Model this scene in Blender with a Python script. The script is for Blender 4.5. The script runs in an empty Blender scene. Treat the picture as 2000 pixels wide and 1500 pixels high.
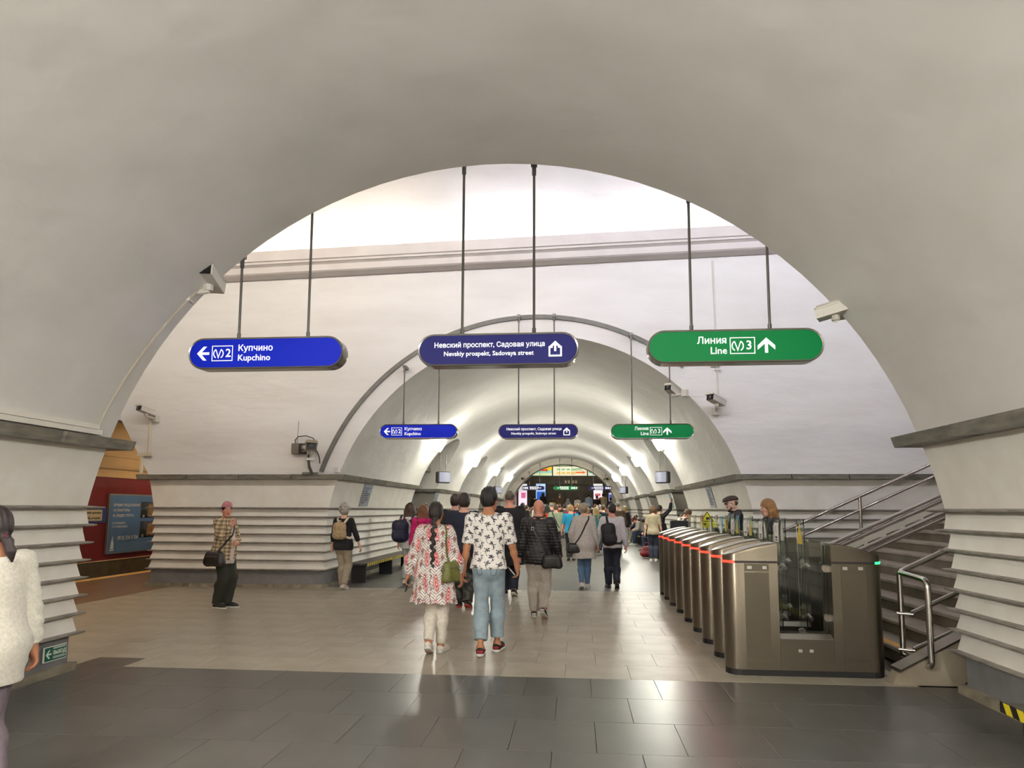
import bpy, math, random
import numpy as np
from math import sin, cos, pi, sqrt, radians as R
random.seed(7); np.random.seed(7)
sc = bpy.context.scene
COL = sc.collection

# ------------------------------------------------------------------ camera
cam_d = bpy.data.cameras.new('camera'); cam = bpy.data.objects.new('camera', cam_d); COL.objects.link(cam)
sc.camera = cam
cam_d.sensor_width = 36.0; cam_d.lens = 36.0*1350.94/2000.0
cam_d.shift_y = 102.1/2000.0
cam_d.clip_start = .05; cam_d.clip_end = 300
from mathutils import Matrix, Vector
cam.matrix_world = (Matrix.Translation((0, 0, 1.5367)) @ Matrix.Rotation(.0908, 4, 'Z') @ Matrix.Rotation(pi/2+.1047, 4, 'X')
                    @ Matrix.Rotation(.0039, 4, 'Z'))
# ------------------------------------------------------------------ world, exposure
w = bpy.data.worlds.new('world'); sc.world = w; w.use_nodes = True
w.node_tree.nodes['Background'].inputs[0].default_value = (.9, .88, .84, 1)
w.node_tree.nodes['Background'].inputs[1].default_value = .02
vs = sc.view_settings
sc.display_settings.display_device = 'sRGB'
vs.view_transform = 'Standard'; vs.look = 'None'; vs.exposure = EXPOSURE = 0.0; vs.gamma = 1.0; vs.use_curve_mapping = False
sc.cycles.use_denoising = True
sc.cycles.max_bounces = 20; sc.cycles.diffuse_bounces = 6; sc.cycles.glossy_bounces = 4; sc.cycles.transmission_bounces = 20
sc.cycles.transparent_max_bounces = 16; sc.cycles.sample_clamp_indirect = 8.0
sc.cycles.caustics_reflective = False; sc.cycles.caustics_refractive = False
# light strengths (emission of the lamps themselves)
LAMP_NEAR = 190.   # the same lamps in the near hall
LAMP = 150.
COVE_WARM = 70.   # tubes on the cornice of the crossing, left half
COVE_COOL = 64.   # right half
ADDED_WASH = 460.        # unseen tubes added on the near cornice to brighten the far wall
PLAT = 40.         # tubes in the platform tunnels

# ------------------------------------------------------------------ materials
def lin(c):
    c = [v/255. for v in c[:3]]
    return tuple(v/12.92 if v <= .04045 else ((v+.055)/1.055)**2.4 for v in c)
MATS = {}
def mat(name, col, rough=.6, metal=0., noise=None, col2=None, bump=None, emit=0., spec=.5, rand=0., stretch=(1, 1, 1),
        attr=None, speck=None, trans=0., coords='Object', fuzz=0., fold=None):
    """One procedural material. noise=(scale, detail) mixes col to col2; bump=(scale, strength); speck=(scale, colour, amount)."""
    if name in MATS: return MATS[name]
    m = bpy.data.materials.new(name); MATS[name] = m; m.use_nodes = True
    nt = m.node_tree; N = nt.nodes; L = nt.links
    b = N['Principled BSDF']
    c = lin(col)
    b.inputs['Base Color'].default_value = (*c, 1); b.inputs['Roughness'].default_value = rough
    b.inputs['Metallic'].default_value = metal; b.inputs['Specular IOR Level'].default_value = spec
    m.diffuse_color = (*c, 1)
    tc = N.new('ShaderNodeTexCoord'); mp = N.new('ShaderNodeMapping'); mp.inputs['Scale'].default_value = stretch
    L.new(tc.outputs[coords], mp.inputs['Vector'])
    out = None
    if attr:
        a = N.new('ShaderNodeAttribute'); a.attribute_name = attr; out = a.outputs['Color']
    if noise:
        t = N.new('ShaderNodeTexNoise'); t.inputs['Scale'].default_value = noise[0]; t.inputs['Detail'].default_value = noise[1]
        L.new(mp.outputs[0], t.inputs['Vector'])
        r = N.new('ShaderNodeMapRange'); r.inputs['From Min'].default_value = .32; r.inputs['From Max'].default_value = .68
        L.new(t.outputs['Fac'], r.inputs['Value'])
        mx = N.new('ShaderNodeMix'); mx.data_type = 'RGBA'
        mx.inputs[6].default_value = (*c, 1); mx.inputs[7].default_value = (*lin(col2 or col), 1)
        if out: L.new(out, mx.inputs[6])
        L.new(r.outputs[0], mx.inputs[0]); out = mx.outputs[2]
    if speck:
        t = N.new('ShaderNodeTexNoise'); t.inputs['Scale'].default_value = speck[0]; t.inputs['Detail'].default_value = 3
        L.new(tc.outputs[coords], t.inputs['Vector'])
        r = N.new('ShaderNodeMapRange'); r.inputs['From Min'].default_value = .5; r.inputs['From Max'].default_value = .72
        r.inputs['To Max'].default_value = speck[2]
        L.new(t.outputs['Fac'], r.inputs['Value'])
        mx = N.new('ShaderNodeMix'); mx.data_type = 'RGBA'
        mx.inputs[6].default_value = (*c, 1); mx.inputs[7].default_value = (*lin(speck[1]), 1)
        if out: L.new(out, mx.inputs[6])
        L.new(r.outputs[0], mx.inputs[0]); out = mx.outputs[2]
    if rand:
        oi = N.new('ShaderNodeObjectInfo'); r = N.new('ShaderNodeMapRange')
        r.inputs['To Min'].default_value = 1-rand; r.inputs['To Max'].default_value = 1+rand
        L.new(oi.outputs['Random'], r.inputs['Value'])
        v = N.new('ShaderNodeVectorMath'); v.operation = 'SCALE'; v.inputs[0].default_value = c
        if out: L.new(out, v.inputs[0])
        L.new(r.outputs[0], v.inputs['Scale']); out = v.outputs[0]
    if out: L.new(out, b.inputs['Base Color'])
    if bump:
        t = N.new('ShaderNodeTexNoise'); t.inputs['Scale'].default_value = bump[0]; t.inputs['Detail'].default_value = 4
        L.new(mp.outputs[0], t.inputs['Vector'])
        bp = N.new('ShaderNodeBump'); bp.inputs['Strength'].default_value = bump[1]
        bp.inputs['Distance'].default_value = bump[2] if len(bump) > 2 else .02
        L.new(t.outputs['Fac'], bp.inputs['Height']); L.new(bp.outputs[0], b.inputs['Normal'])
    if emit:
        b.inputs['Emission Color'].default_value = (*c, 1); b.inputs['Emission Strength'].default_value = emit
        if out: L.new(out, b.inputs['Emission Color'])
    if trans:
        b.inputs['Transmission Weight'].default_value = trans; b.inputs['IOR'].default_value = 1.45
    if fuzz:
        b.inputs['Sheen Weight'].default_value = fuzz
    return m

# ------------------------------------------------------------------ mesh building
class MB:
    def __init__(s): s.v = []; s.f = []
    def add(s, vs_, fs):
        o = len(s.v); s.v.extend([tuple(map(float, v)) for v in vs_]); s.f.extend([tuple(i+o for i in f) for f in fs]); return s
    def box(s, c, d, rz=0., M=None):
        x, y, z = [k/2 for k in d]
        vv = [(a*x, b*y, e*z) for a in (-1, 1) for b in (-1, 1) for e in (-1, 1)]
        ca, sa = cos(rz), sin(rz)
        vv = [(c[0]+p[0]*ca-p[1]*sa, c[1]+p[0]*sa+p[1]*ca, c[2]+p[2]) for p in vv]
        if M: vv = [tuple(M @ Vector(p)) for p in vv]
        return s.add(vv, [(0, 1, 3, 2), (4, 6, 7, 5), (0, 4, 5, 1), (2, 3, 7, 6), (0, 2, 6, 4), (1, 5, 7, 3)])
    def bevbox(s, c, d, b=.01):
        """box with chamfered vertical and horizontal edges"""
        x, y, z = [k/2 for k in d]; vv = []; 
        for zz, ins in ((-z, b), (-z+b, 0), (z-b, 0), (z, b)):
            X, Y = x-ins, y-ins; q = b if ins == 0 else b*.6
            vv += [(c[0]+px, c[1]+py, c[2]+zz) for px, py in ((-X+q, -Y), (X-q, -Y), (X, -Y+q), (X, Y-q), (X-q, Y), (-X+q, Y), (-X, Y-q), (-X, -Y+q))]
        ff = [tuple(range(7, -1, -1)), tuple(range(24, 32))]
        for k in range(3):
            for i in range(8):
                j = (i+1) % 8; ff.append((k*8+i, k*8+j, k*8+8+j, k*8+8+i))
        return s.add(vv, ff)
    def tube(s, pts, r, n=8, cap=True, closed=False):
        pts = [Vector(p) for p in pts]; m = len(pts); rr = r if hasattr(r, '__len__') else [r]*m
        up = None; rings = []
        for i, p in enumerate(pts):
            if closed: t = (pts[(i+1) % m]-pts[i-1])
            else: t = pts[min(i+1, m-1)]-pts[max(i-1, 0)]
            t = t.normalized() if t.length > 1e-9 else Vector((0, 0, 1))
            if up is None: up = Vector((0, 0, 1)) if abs(t.z) < .9 else Vector((0, 1, 0))
            a = t.cross(up); 
            if a.length < 1e-6: a = t.orthogonal()
            a.normalize(); b_ = a.cross(t).normalized(); up = b_
            rings.append([p+rr[i]*(cos(2*pi*k/n)*a+sin(2*pi*k/n)*b_) for k in range(n)])
        o = len(s.v)
        for g in rings: s.v.extend([tuple(q) for q in g])
        for i in range(m if closed else m-1):
            i2 = (i+1) % m
            for k in range(n):
                k2 = (k+1) % n; s.f.append((o+i*n+k, o+i*n+k2, o+i2*n+k2, o+i2*n+k))
        if cap and not closed:
            s.f.append(tuple(o+k for k in range(n-1, -1, -1))); s.f.append(tuple(o+(m-1)*n+k for k in range(n)))
        return s
    def prism(s, poly, a, b, axis='Y'):
        """closed polygon (u,v) extruded from a to b along an axis; Y: (x,z), X: (y,z), Z: (x,y)"""
        n = len(poly)
        f = {'Y': lambda u, v, t: (u, t, v), 'X': lambda u, v, t: (t, u, v), 'Z': lambda u, v, t: (u, v, t)}[axis]
        vv = [f(u, v, a) for u, v in poly]+[f(u, v, b) for u, v in poly]
        ff = [tuple(range(n)), tuple(range(2*n-1, n-1, -1))]+[(i, n+i, n+(i+1) % n, (i+1) % n) for i in range(n)]
        return s.add(vv, ff)
    def lathe(s, prof, n=16, c=(0, 0, 0), M=None):
        vv = []; 
        for r, z in prof: vv += [(r*cos(2*pi*k/n), r*sin(2*pi*k/n), z) for k in range(n)]
        if M: vv = [tuple(M @ Vector(p)) for p in vv]
        vv = [(p[0]+c[0], p[1]+c[1], p[2]+c[2]) for p in vv]
        ff = [(i*n+k, i*n+(k+1) % n, (i+1)*n+(k+1) % n, (i+1)*n+k) for i in range(len(prof)-1) for k in range(n)]
        ff += [tuple(range(n-1, -1, -1)), tuple((len(prof)-1)*n+k for k in range(n))]
        return s.add(vv, ff)
    def grid(s, P):
        """P[i][j] points -> quads"""
        n, m = len(P), len(P[0])
        return s.add([p for r_ in P for p in r_], [(i*m+j, i*m+j+1, (i+1)*m+j+1, (i+1)*m+j) for i in range(n-1) for j in range(m-1)])
    def mesh(s, name, m=None, smooth=False, fix=True):
        me = bpy.data.meshes.new(name); me.from_pydata(s.v, [], s.f); me.update()
        if fix:
            import bmesh
            bm = bmesh.new(); bm.from_mesh(me); bmesh.ops.recalc_face_normals(bm, faces=bm.faces); bm.to_mesh(me); bm.free()
        if m:
            for q in (m if isinstance(m, (list, tuple)) else [m]): me.materials.append(q)
        if smooth:
            me.polygons.foreach_set('use_smooth', [True]*len(me.polygons))
            if smooth != 'all': me.set_sharp_from_angle(angle=R(smooth if smooth is not True else 40))
        return me
def obj(name, mb, m=None, parent=None, smooth=False, loc=None, fix=True, label=None):
    me = mb.mesh(name, m, smooth, fix) if isinstance(mb, MB) else mb
    o = bpy.data.objects.new(name, me); COL.objects.link(o)
    if parent: o.parent = parent
    if loc: o.location = loc
    if label: o['label'] = label
    return o
def thing(name, label, cat, loc=(0, 0, 0), rz=0., group=None):
    o = bpy.data.objects.new(name, None); COL.objects.link(o); o.empty_display_size = .1
    o.location = loc; o.rotation_euler = (0, 0, rz); o['label'] = label; o['category'] = cat
    if group: o['group'] = group
    return o
def tag(o, label, cat, group=None):
    o['label'] = label; o['category'] = cat
    if group: o['group'] = group
    return o
def struct(name, mb, m=None, smooth=False, label=None, cat=None, fix=True):
    o = obj(name, mb, m, None, smooth, fix=fix); o['kind'] = 'structure'
    if label: o['label'] = label
    o['category'] = cat or name.split('_')[0].split('.')[0]
    return o
def dup(root, loc=None, rz=None, label=None, group=None):
    r = root.copy(); COL.objects.link(r)
    if loc is not None: r.location = loc
    if rz is not None: r.rotation_euler = (0, 0, rz)
    if label: r['label'] = label
    if group: r['group'] = group
    for ch in list(root.children):
        c = ch.copy(); COL.objects.link(c); c.parent = r
        for g in list(ch.children):
            d = g.copy(); COL.objects.link(d); d.parent = c
    return r
FONT_BIG = None
def text(body, size, m, loc, rot, parent=None, align='LEFT', bold=0., extrude=.0008, sx=1., name='lettering'):
    cu = bpy.data.curves.new('t', 'FONT'); cu.body = body; cu.size = 10.; cu.align_x = align; cu.align_y = 'CENTER'
    cu.bevel_depth = bold/size*10; cu.bevel_resolution = 0; cu.extrude = extrude/size*10; cu.resolution_u = 2
    f = bpy.data.objects.new('t', cu); COL.objects.link(f); bpy.context.view_layer.update()
    dg = bpy.context.evaluated_depsgraph_get()
    if 'н' not in body: me = bpy.data.meshes.new_from_object(f.evaluated_get(dg))
    else:       # the crossbar of this letter is an outline of its own lying over the stems: fill it apart
        parts = []
        for bars in (False, True):
            c2 = f.evaluated_get(dg).to_curve(dg).copy(); rm = []
            for sp in c2.splines:
                P_ = list(sp.bezier_points) or list(sp.points); X_ = [p.co[0] for p in P_]; Y_ = [p.co[1] for p in P_]; isbar = len(P_) == 4 and max(X_)-min(X_) > 1.6*(max(Y_)-min(Y_))
                if isbar != bars: rm.append(sp)
            for sp in rm: c2.splines.remove(sp)
            q = bpy.data.objects.new('t', c2); COL.objects.link(q); bpy.context.view_layer.update()
            m2 = bpy.data.meshes.new_from_object(q.evaluated_get(bpy.context.evaluated_depsgraph_get())); parts.append(m2); bpy.data.objects.remove(q)
        mm = MB()
        for m2 in parts: mm.add([v.co[:] for v in m2.vertices], [tuple(p.vertices) for p in m2.polygons])
        me = mm.mesh(name, None, fix=False)
    bpy.data.objects.remove(f); bpy.data.curves.remove(cu)
    me.transform(Matrix.Scale(size/10., 4)); me.materials.clear(); me.materials.append(m)
    o = bpy.data.objects.new(name, me); COL.objects.link(o); o.location = loc; o.rotation_euler = rot; o.scale = (sx, 1, 1)
    if parent: o.parent = parent
    return o
# ================================================================== palette
plaster = mat('plaster_warm', (221, 219, 214), .62, noise=(1.2, 5), col2=(212, 210, 204), bump=(1.3, .5, .06), stretch=(1, 1, 1.6))
plaster_w = mat('plaster_white', (233, 231, 229), .65, noise=(1.1, 5), col2=(224, 221, 218), bump=(1.6, .5, .06), stretch=(.6, 1, 2.2))
panel_w = mat('panel_white', (234, 231, 223), .55, noise=(3, 4), col2=(224, 219, 209), bump=(6, .1))
fin_m = mat('fin_stone', (150, 144, 135), .45, noise=(8, 4), col2=(112, 106, 98))
base_grey = mat('base_grey', (128, 127, 128), .5, noise=(4, 4), col2=(112, 111, 112))
marble = mat('marble_grey', (128, 124, 112), .35, noise=(5, 8), col2=(92, 90, 82), rand=.22, stretch=(1, 1, 5))
marble_l = mat('plinth_stone', (152, 143, 124), .5, noise=(7, 8), col2=(112, 104, 88), rand=.15)
dark_slab = mat('slab_dark', (84, 82, 78), .3, noise=(2.2, 6), col2=(74, 73, 70), rand=.05, speck=(160, (120, 116, 110), .35), spec=.4)
tan_tile = mat('tile_tan', (184, 176, 158), .38, noise=(2.5, 6), col2=(162, 154, 137), rand=.035, speck=(110, (84, 76, 64), .75), spec=.4)
grey_floor = mat('floor_grey', (104, 102, 97), .38, noise=(1.5, 6), col2=(94, 93, 88), speck=(150, (140, 136, 128), .3), spec=.45)
joint_m = mat('floor_joint', (84, 77, 66), .7); joint_d = mat('floor_joint_dark', (50, 48, 45), .7)
brown_floor = mat('floor_brown', (126, 104, 84), .35, noise=(2, 5), col2=(110, 90, 72), speck=(140, (80, 66, 54), .5))
steel = mat('steel_brushed', (132, 123, 108), .3, metal=.95, noise=(40, 3), col2=(118, 110, 96), stretch=(12, 12, .6))
steel_dark = mat('steel_dark_side', (106, 98, 84), .4, metal=.75, noise=(40, 3), col2=(97, 90, 77), stretch=(10, 10, .6))
chrome = mat('steel_polished', (205, 200, 194), .16, metal=1.)
rod_m = mat('rod_metal', (96, 94, 90), .35, metal=.7)
black_m = mat('black_rubber', (16, 16, 17), .6)
dark_m = mat('dark_metal', (52, 50, 48), .5, metal=.3)
white_pl = mat('white_plastic', (212, 208, 198), .4)
white_print = mat('white_print', (250, 250, 248), .5, emit=.55)
lamp_glass = mat('lamp_glass', (255, 253, 240), .3, emit=LAMP); lamp_glass2 = mat('lamp_glass_near', (255, 250, 242), .3, emit=LAMP_NEAR)
red_panel = mat('track_wall_red', (128, 14, 16), .45, noise=(1.5, 4), col2=(112, 10, 13))
beige = mat('platform_beige', (214, 186, 146), .7, noise=(1.5, 4), col2=(202, 174, 134))
olive = mat('track_wall_olive', (98, 84, 56), .6, noise=(4, 4), col2=(78, 68, 46))
yellow_paint = mat('yellow_paint', (214, 184, 120), .6)

XC = -.76; D1 = 6.35; D2 = 13.2; D3 = 46.0
R1, Z1 = 3.997, .864      # near hall vault
R2, Z2 = 4.07, .85        # far hall vault
FINS = [1.535, 1.366, 1.197, 1.03, .862, .694, .525, .345]
def hw(z, r, zc): return r*1.01 if z < zc else sqrt(max(r*r-(z-zc)**2, 1e-6))*(1+.01*max(0, (2.1-z)/1.3))
def plat(z):   # inner profile of the left platform tunnel
    t = [(0, -8.42), (.7, -8.35), (1.1, -8.34), (1.5, -8.38), (2.08, -8.5), (2.44, -8.62), (2.9, -8.87), (3.3, -9.2), (4, -9.9)]
    for (a, b), (c, d) in zip(t, t[1:]):
        if z <= c: return b+(d-b)*(z-a)/(c-a)
    return t[-1][1]

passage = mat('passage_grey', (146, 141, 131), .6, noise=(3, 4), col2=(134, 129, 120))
def pylon(name, pts, label, jamb=()):
    """One block of wall. pts: list of (x(z), y, dx, dy): plan corners with the outward direction used to offset them."""
    def P(z, p, i): x, y, dx, dy = pts[i]; return (x(z)+p*dx, y+p*dy, z)
    n = len(pts); root = MB()
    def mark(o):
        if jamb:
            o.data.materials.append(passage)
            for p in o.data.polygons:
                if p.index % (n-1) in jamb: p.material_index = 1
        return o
    zs = [FINS[0], 1.68, 1.82, 1.96, 2.10, 2.2]
    root.grid([[P(z, 0, i) for i in range(n)] for z in zs])
    o = struct(name, root, panel_w, smooth=30, label=label, cat='wall'); mark(o)
    for a, b in zip(FINS, FINS[1:]):       # sloping boards between the fins
        m = MB(); m.grid([[P(a-.012, 0.0, i) for i in range(n)], [P(a-.06, .008, i) for i in range(n)], [P(b+.004, .034, i) for i in range(n)]])
        mark(obj('board', m, panel_w, o))
    for k, z in enumerate(FINS):
        m = MB(); p = .085 if k else .11
        rows = [[P(z-.012, -.02, i) for i in range(n)], [P(z-.014, p*.7, i) for i in range(n)], [P(z-.004, p, i) for i in range(n)],
                [P(z+.008, p, i) for i in range(n)], [P(z+.012, p*.6, i) for i in range(n)], [P(z+.02, -.02, i) for i in range(n)]]
        m.grid(rows); obj('fin', m, fin_m, o)
    m = MB(); zb = FINS[-1]; m.grid([[P(z, -.01, i) for i in range(n)] for z in (zb, .2, 0)]); obj('base_panel', m, base_grey, o)
    def slabs(nm, z0, z1, p, seg, mt, pin=-.03):
        for i in range(n-1):
            A0, B0 = Vector(P(z0, 0, i)), Vector(P(z0, 0, i+1)); ln = (B0-A0).length
            k = max(1, round(ln/seg))
            for j in range(k):
                t0, t1 = j/k+.0015, (j+1)/k-.0015
                def Q(z, q, t):
                    a, b = Vector(P(z, q, i)), Vector(P(z, q, i+1)); return a.lerp(b, t)
                e = random.uniform(-.003, .003)
                m = MB(); m.add([Q(z, q, t) for t in (t0, t1) for z, q in ((z0, pin), (z0, p+e), (z1, p+e), (z1, pin))],
                                [(0, 1, 2, 3), (7, 6, 5, 4), (0, 4, 5, 1), (1, 5, 6, 2), (2, 6, 7, 3), (3, 7, 4, 0)])
                obj(nm, m, mt, o)
    slabs('cornice_slab', 2.10, 2.19, .17, .95, marble)
    slabs('plinth_slab', 0, .07, .05, .8, marble_l)
    return o
inL = lambda r, zc: (lambda z: XC-hw(z, r, zc))
inR = lambda r, zc: (lambda z: XC+hw(z, r, zc))
K = lambda x: (lambda z: x)
# near hall walls, wrapped round the corner into the crossing
pylon('wall_left', [(inL(R1, Z1), -9, 1, 0), (inL(R1, Z1), D1, 1, 1), (lambda z: plat(z), D1, -1, 1), (lambda z: plat(z), 3, -1, 0)],
      'white finned wall of the near hall on the left with grey base')
pylon('wall_right', [(K(8.0), D1, 0, 1), (inR(R1, Z1), D1, -1, 1), (inR(R1, Z1), -9, -1, 0)],
      'white finned wall of the near hall on the right with grey base')
# far side of the crossing + the row of pylons in the far hall
Y1 = 19.9
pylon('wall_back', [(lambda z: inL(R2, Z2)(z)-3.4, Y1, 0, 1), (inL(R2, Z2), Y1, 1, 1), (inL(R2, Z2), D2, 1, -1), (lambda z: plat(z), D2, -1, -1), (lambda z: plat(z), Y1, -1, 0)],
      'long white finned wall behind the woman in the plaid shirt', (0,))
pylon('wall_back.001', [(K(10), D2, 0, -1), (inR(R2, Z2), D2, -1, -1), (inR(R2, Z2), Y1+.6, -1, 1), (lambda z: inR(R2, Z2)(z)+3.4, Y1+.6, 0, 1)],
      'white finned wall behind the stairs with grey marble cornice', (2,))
OPEN = [21.25+.3, 28.45+.2, 35.65, 42.85]; OW = 1.35
edges = [(22.6+.3, 27.1+.2), (29.8+.2, 34.3), (37, 41.5), (44.2, 46.0)]
nth = ['first', 'second', 'third', 'fourth']
for k, (a, b) in enumerate(edges):
    for s_, nm in ((-1, 'wall_left'), (1, 'wall_right')):
        f = inL(R2, Z2) if s_ < 0 else inR(R2, Z2); g = (lambda z, f=f, s_=s_: f(z)+s_*3.4)
        pts = [(g, b, 0, 1), (f, b, -s_, 1), (f, a, -s_, -1), (g, a, 0, -1)]
        if s_ > 0: pts = pts[::-1]
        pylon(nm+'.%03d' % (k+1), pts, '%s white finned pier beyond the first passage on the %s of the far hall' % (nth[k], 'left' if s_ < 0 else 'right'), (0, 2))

# ---------------------------------------------------------------- vaults
def arcpts(r, zc, z0=2.19, n=40):
    t0 = math.asin((z0-zc)/r); return [(XC+r*cos(t), zc+r*sin(t)) for t in np.linspace(t0, pi-t0, n)]
m = MB(); m.grid([[(x, y, z) for x, z in arcpts(R1, Z1)] for y in np.linspace(-9, D1, 14)])
struct('ceiling', m, plaster, smooth='all', label='smooth plastered barrel vault of the near hall overhead')
# end wall behind the camera
m = MB(); a = arcpts(R1, Z1, .0, 30); m.add([(x, -9, z) for x, z in a], [tuple(range(len(a)))]); struct('wall_front', m, plaster, label='plastered end wall of the near hall behind the viewer')
# far hall vault with arched passage hoods
m = MB()
ZC_ = 3.72
def ow(z): return OW*max(0, 1-((z-2.19)/(ZC_-2.19))**2.8)**(1/2.2) if z < ZC_ else 0
zrow = list(np.linspace(2.19, 2.9, 5)[:-1])+[2.19+(ZC_-2.19)*sin(t) for t in np.linspace(math.asin(.71/(ZC_-2.19)), pi/2, 12)]
for s_ in (-1, 1):
    f = lambda z: XC+s_*sqrt(R2*R2-(z-Z2)**2)
    off = .3 if s_ > 0 else 0
    ys = [D2]+OPEN+[D3]
    for i in range(len(ys)-1):
        rows = []
        for z in zrow:
            y0 = ys[i]+(ow(z) if i > 0 else 0); y1 = ys[i+1]-(ow(z) if i < len(ys)-2 else 0)
            rows.append([(f(z), y0+(y1-y0)*t, z) for t in np.linspace(0, 1, 9)])
        m.grid(rows)
    for yc in OPEN:
        for sg in (-1, 1):
            m.grid([[(f(z), yc+sg*ow(z), z), (f(z)+s_*.25, yc+sg*ow(z), z), (XC+s_*4.35, yc+sg*ow(z), z)] for z in zrow])
            zl = [z for z in zrow if z <= 2.9]
            m.grid([[(XC+s_*4.35, yc+sg*ow(z), z), (XC+s_*7.3, yc+sg*ow(z), z)] for z in zl])
top = np.linspace(math.asin((ZC_-Z2)/R2), pi-math.asin((ZC_-Z2)/R2), 30)
m.grid([[(XC+R2*cos(t), y, Z2+R2*sin(t)) for t in top] for y in np.linspace(D2, D3, 20)])
struct('ceiling.001', m, plaster, smooth=50, label='lit plastered barrel vault of the far hall beyond the signs', fix=False)
for k, yc in enumerate(OPEN):              # tympana and flat soffits closing the passages; their grey holds the tympanum shade
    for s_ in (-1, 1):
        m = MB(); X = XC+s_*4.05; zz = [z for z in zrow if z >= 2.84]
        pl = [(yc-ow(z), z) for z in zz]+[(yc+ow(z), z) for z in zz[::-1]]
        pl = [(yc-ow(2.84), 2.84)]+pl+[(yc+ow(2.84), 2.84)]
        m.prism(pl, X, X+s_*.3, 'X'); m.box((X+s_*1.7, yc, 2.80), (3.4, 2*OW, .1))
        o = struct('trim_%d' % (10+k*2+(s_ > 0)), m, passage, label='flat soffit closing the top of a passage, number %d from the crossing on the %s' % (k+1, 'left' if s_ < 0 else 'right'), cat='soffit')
# walls of the crossing above the cornices, each with its arched hole
ZS = 6.72
def archwall(y, r, zc, xa, xb, edge=None):
    m = MB(); cols = []
    xs = sorted(set(list(np.linspace(xa, XC-r*.985, 8))+[p[0] for p in arcpts(r, zc, 2.19, 60)]+list(np.linspace(XC+r*.985, xb, 8))))
    for x in xs:
        d = abs(x-XC); zb = max(2.19, zc+sqrt(r*r-d*d)) if d < r else 2.19
        cols.append([(x, y, zb+(ZS-zb)*t) for t in np.linspace(0, 1, 5)])
    m.grid(cols); return m
m = archwall(D2, R2, Z2, -9.2, 10)
# cut the left end to the platform profile
m.v = [((max(x, plat(z) if z < 3.35 else -9.22) if x < -5 else x), y, z) for x, y, z in m.v]
struct('wall_back.002', m, plaster_w, label='high white plaster wall above the arch of the far hall', cat='wall')
m = archwall(D1, R1, Z1, -9.2, 10); struct('wall_front.001', m, plaster_w, label='high wall of the crossing above the near arch', cat='wall')
m = MB(); m.box((-9.35, (D1+D2)/2, 6.2), (.3, D2-D1+2, 5.8)); struct('wall_left.010', m, plaster_w, label='upper end wall of the crossing over the left platform', cat='wall')
m = MB(); m.box((10.1, (D1+D2)/2, 5), (.2, D2-D1, 10)); struct('wall_right.010', m, plaster_w, label='end wall of the crossing behind the stairs', cat='wall')
# crossing vault
ym = (D1+D2)/2; hwid = (D2-D1)/2
m = MB(); m.grid([[(x, ym-hwid*cos(t), 6.70+2.6*sin(t)) for t in np.linspace(0, pi, 25)] for x in np.linspace(-9.3, 10.1, 8)])
struct('ceiling.002', m, plaster_w, smooth='all', label='bright white vault of the crossing above the cornice')
CT_ = lambda x: .0245*(x+1.76)-.005     # the far cornice climbs slightly to the right
# upper cornice with a cove for the lamps
for y, s_, nm, lb in ((D2, -1, 'trim_1', 'white upper cornice with a stepped edge on the far wall of the crossing'), (D1, 1, 'trim_2', 'white upper cornice on the near wall of the crossing')):
    m = MB(); pl = [(0, 6.28), (.30, 6.28), (.34, 6.30), (.34, 6.42), (.40, 6.45), (.43, 6.45), (.43, 6.49), (.47, 6.50), (.47, 6.70), (.43, 6.70), (.43, 6.56), (0, 6.56)]
    if s_ > 0: pl = [p for p in pl if p[1] < 6.6]  # lip left off the unseen near cornice to let its tubes shine out
    m.prism([(y+s_*u, v) for u, v in pl], -9.2, 10, 'X'); m.v = [(a, b, c+(CT_(a) if s_ < 0 else 0)) for a, b, c in m.v]; struct(nm, m, mat('cornice_white', (214, 208, 204), .6, noise=(2, 3), col2=(206, 199, 196)), label=lb, cat='cornice')
    m = MB(); m.box((.4, y, 6.63), (19.2, .04, .2)); struct(nm.replace('_', '_0'), m, plaster_w, label='wall strip behind the upper cornice of the '+('far' if s_ < 0 else 'near')+' wall', cat='wall')

# ---------------------------------------------------------------- end of the far hall
m = MB(); ro, ri = R2+.02, 3.66
A = [[(XC+r*cos(t), y, Z2+r*sin(t)) for t in np.linspace(-.21, pi+.21, 48)] for r, y in ((ro, D3-.02), (3.84, D3-.02), (3.84, D3-.10), (ri, D3-.10), (ri, D3+1.2))]
m.grid(A); struct('trim_3', m, mat('arch_trim', (206, 200, 186), .6, noise=(3, 4), col2=(190, 184, 170)), smooth=30, label='white arch framing the dark escalator hall at the far end', cat='arch')
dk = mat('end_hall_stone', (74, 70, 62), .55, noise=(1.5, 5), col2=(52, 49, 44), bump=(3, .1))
m = MB(); m.grid([[(-6, D3+.3, 0), (-6, D3+.3, 8)], [(-6, 58, 0), (-6, 58, 8)], [(5, 58, 0), (5, 58, 8)], [(5, D3+.3, 0), (5, D3+.3, 8)]])
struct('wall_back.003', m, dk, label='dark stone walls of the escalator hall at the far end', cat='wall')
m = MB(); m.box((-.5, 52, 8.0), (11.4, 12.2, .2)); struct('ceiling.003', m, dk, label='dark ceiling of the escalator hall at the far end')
m = MB()
for k in range(10): m.box((-.5, 48.2+.32*k+5, .075+.15*k), (8.2, 10, .15))
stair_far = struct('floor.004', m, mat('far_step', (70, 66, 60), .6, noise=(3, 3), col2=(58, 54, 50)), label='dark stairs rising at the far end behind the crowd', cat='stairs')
m = MB(); m.box((-.5, 53.6, 3.55), (11, .3, .22)); m.box((-.5, 53.6, 2.9), (11, .2, .08)); struct('trim_4', m, dk, label='dark beam across the escalator hall under the lit adverts', cat='beam')
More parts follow.
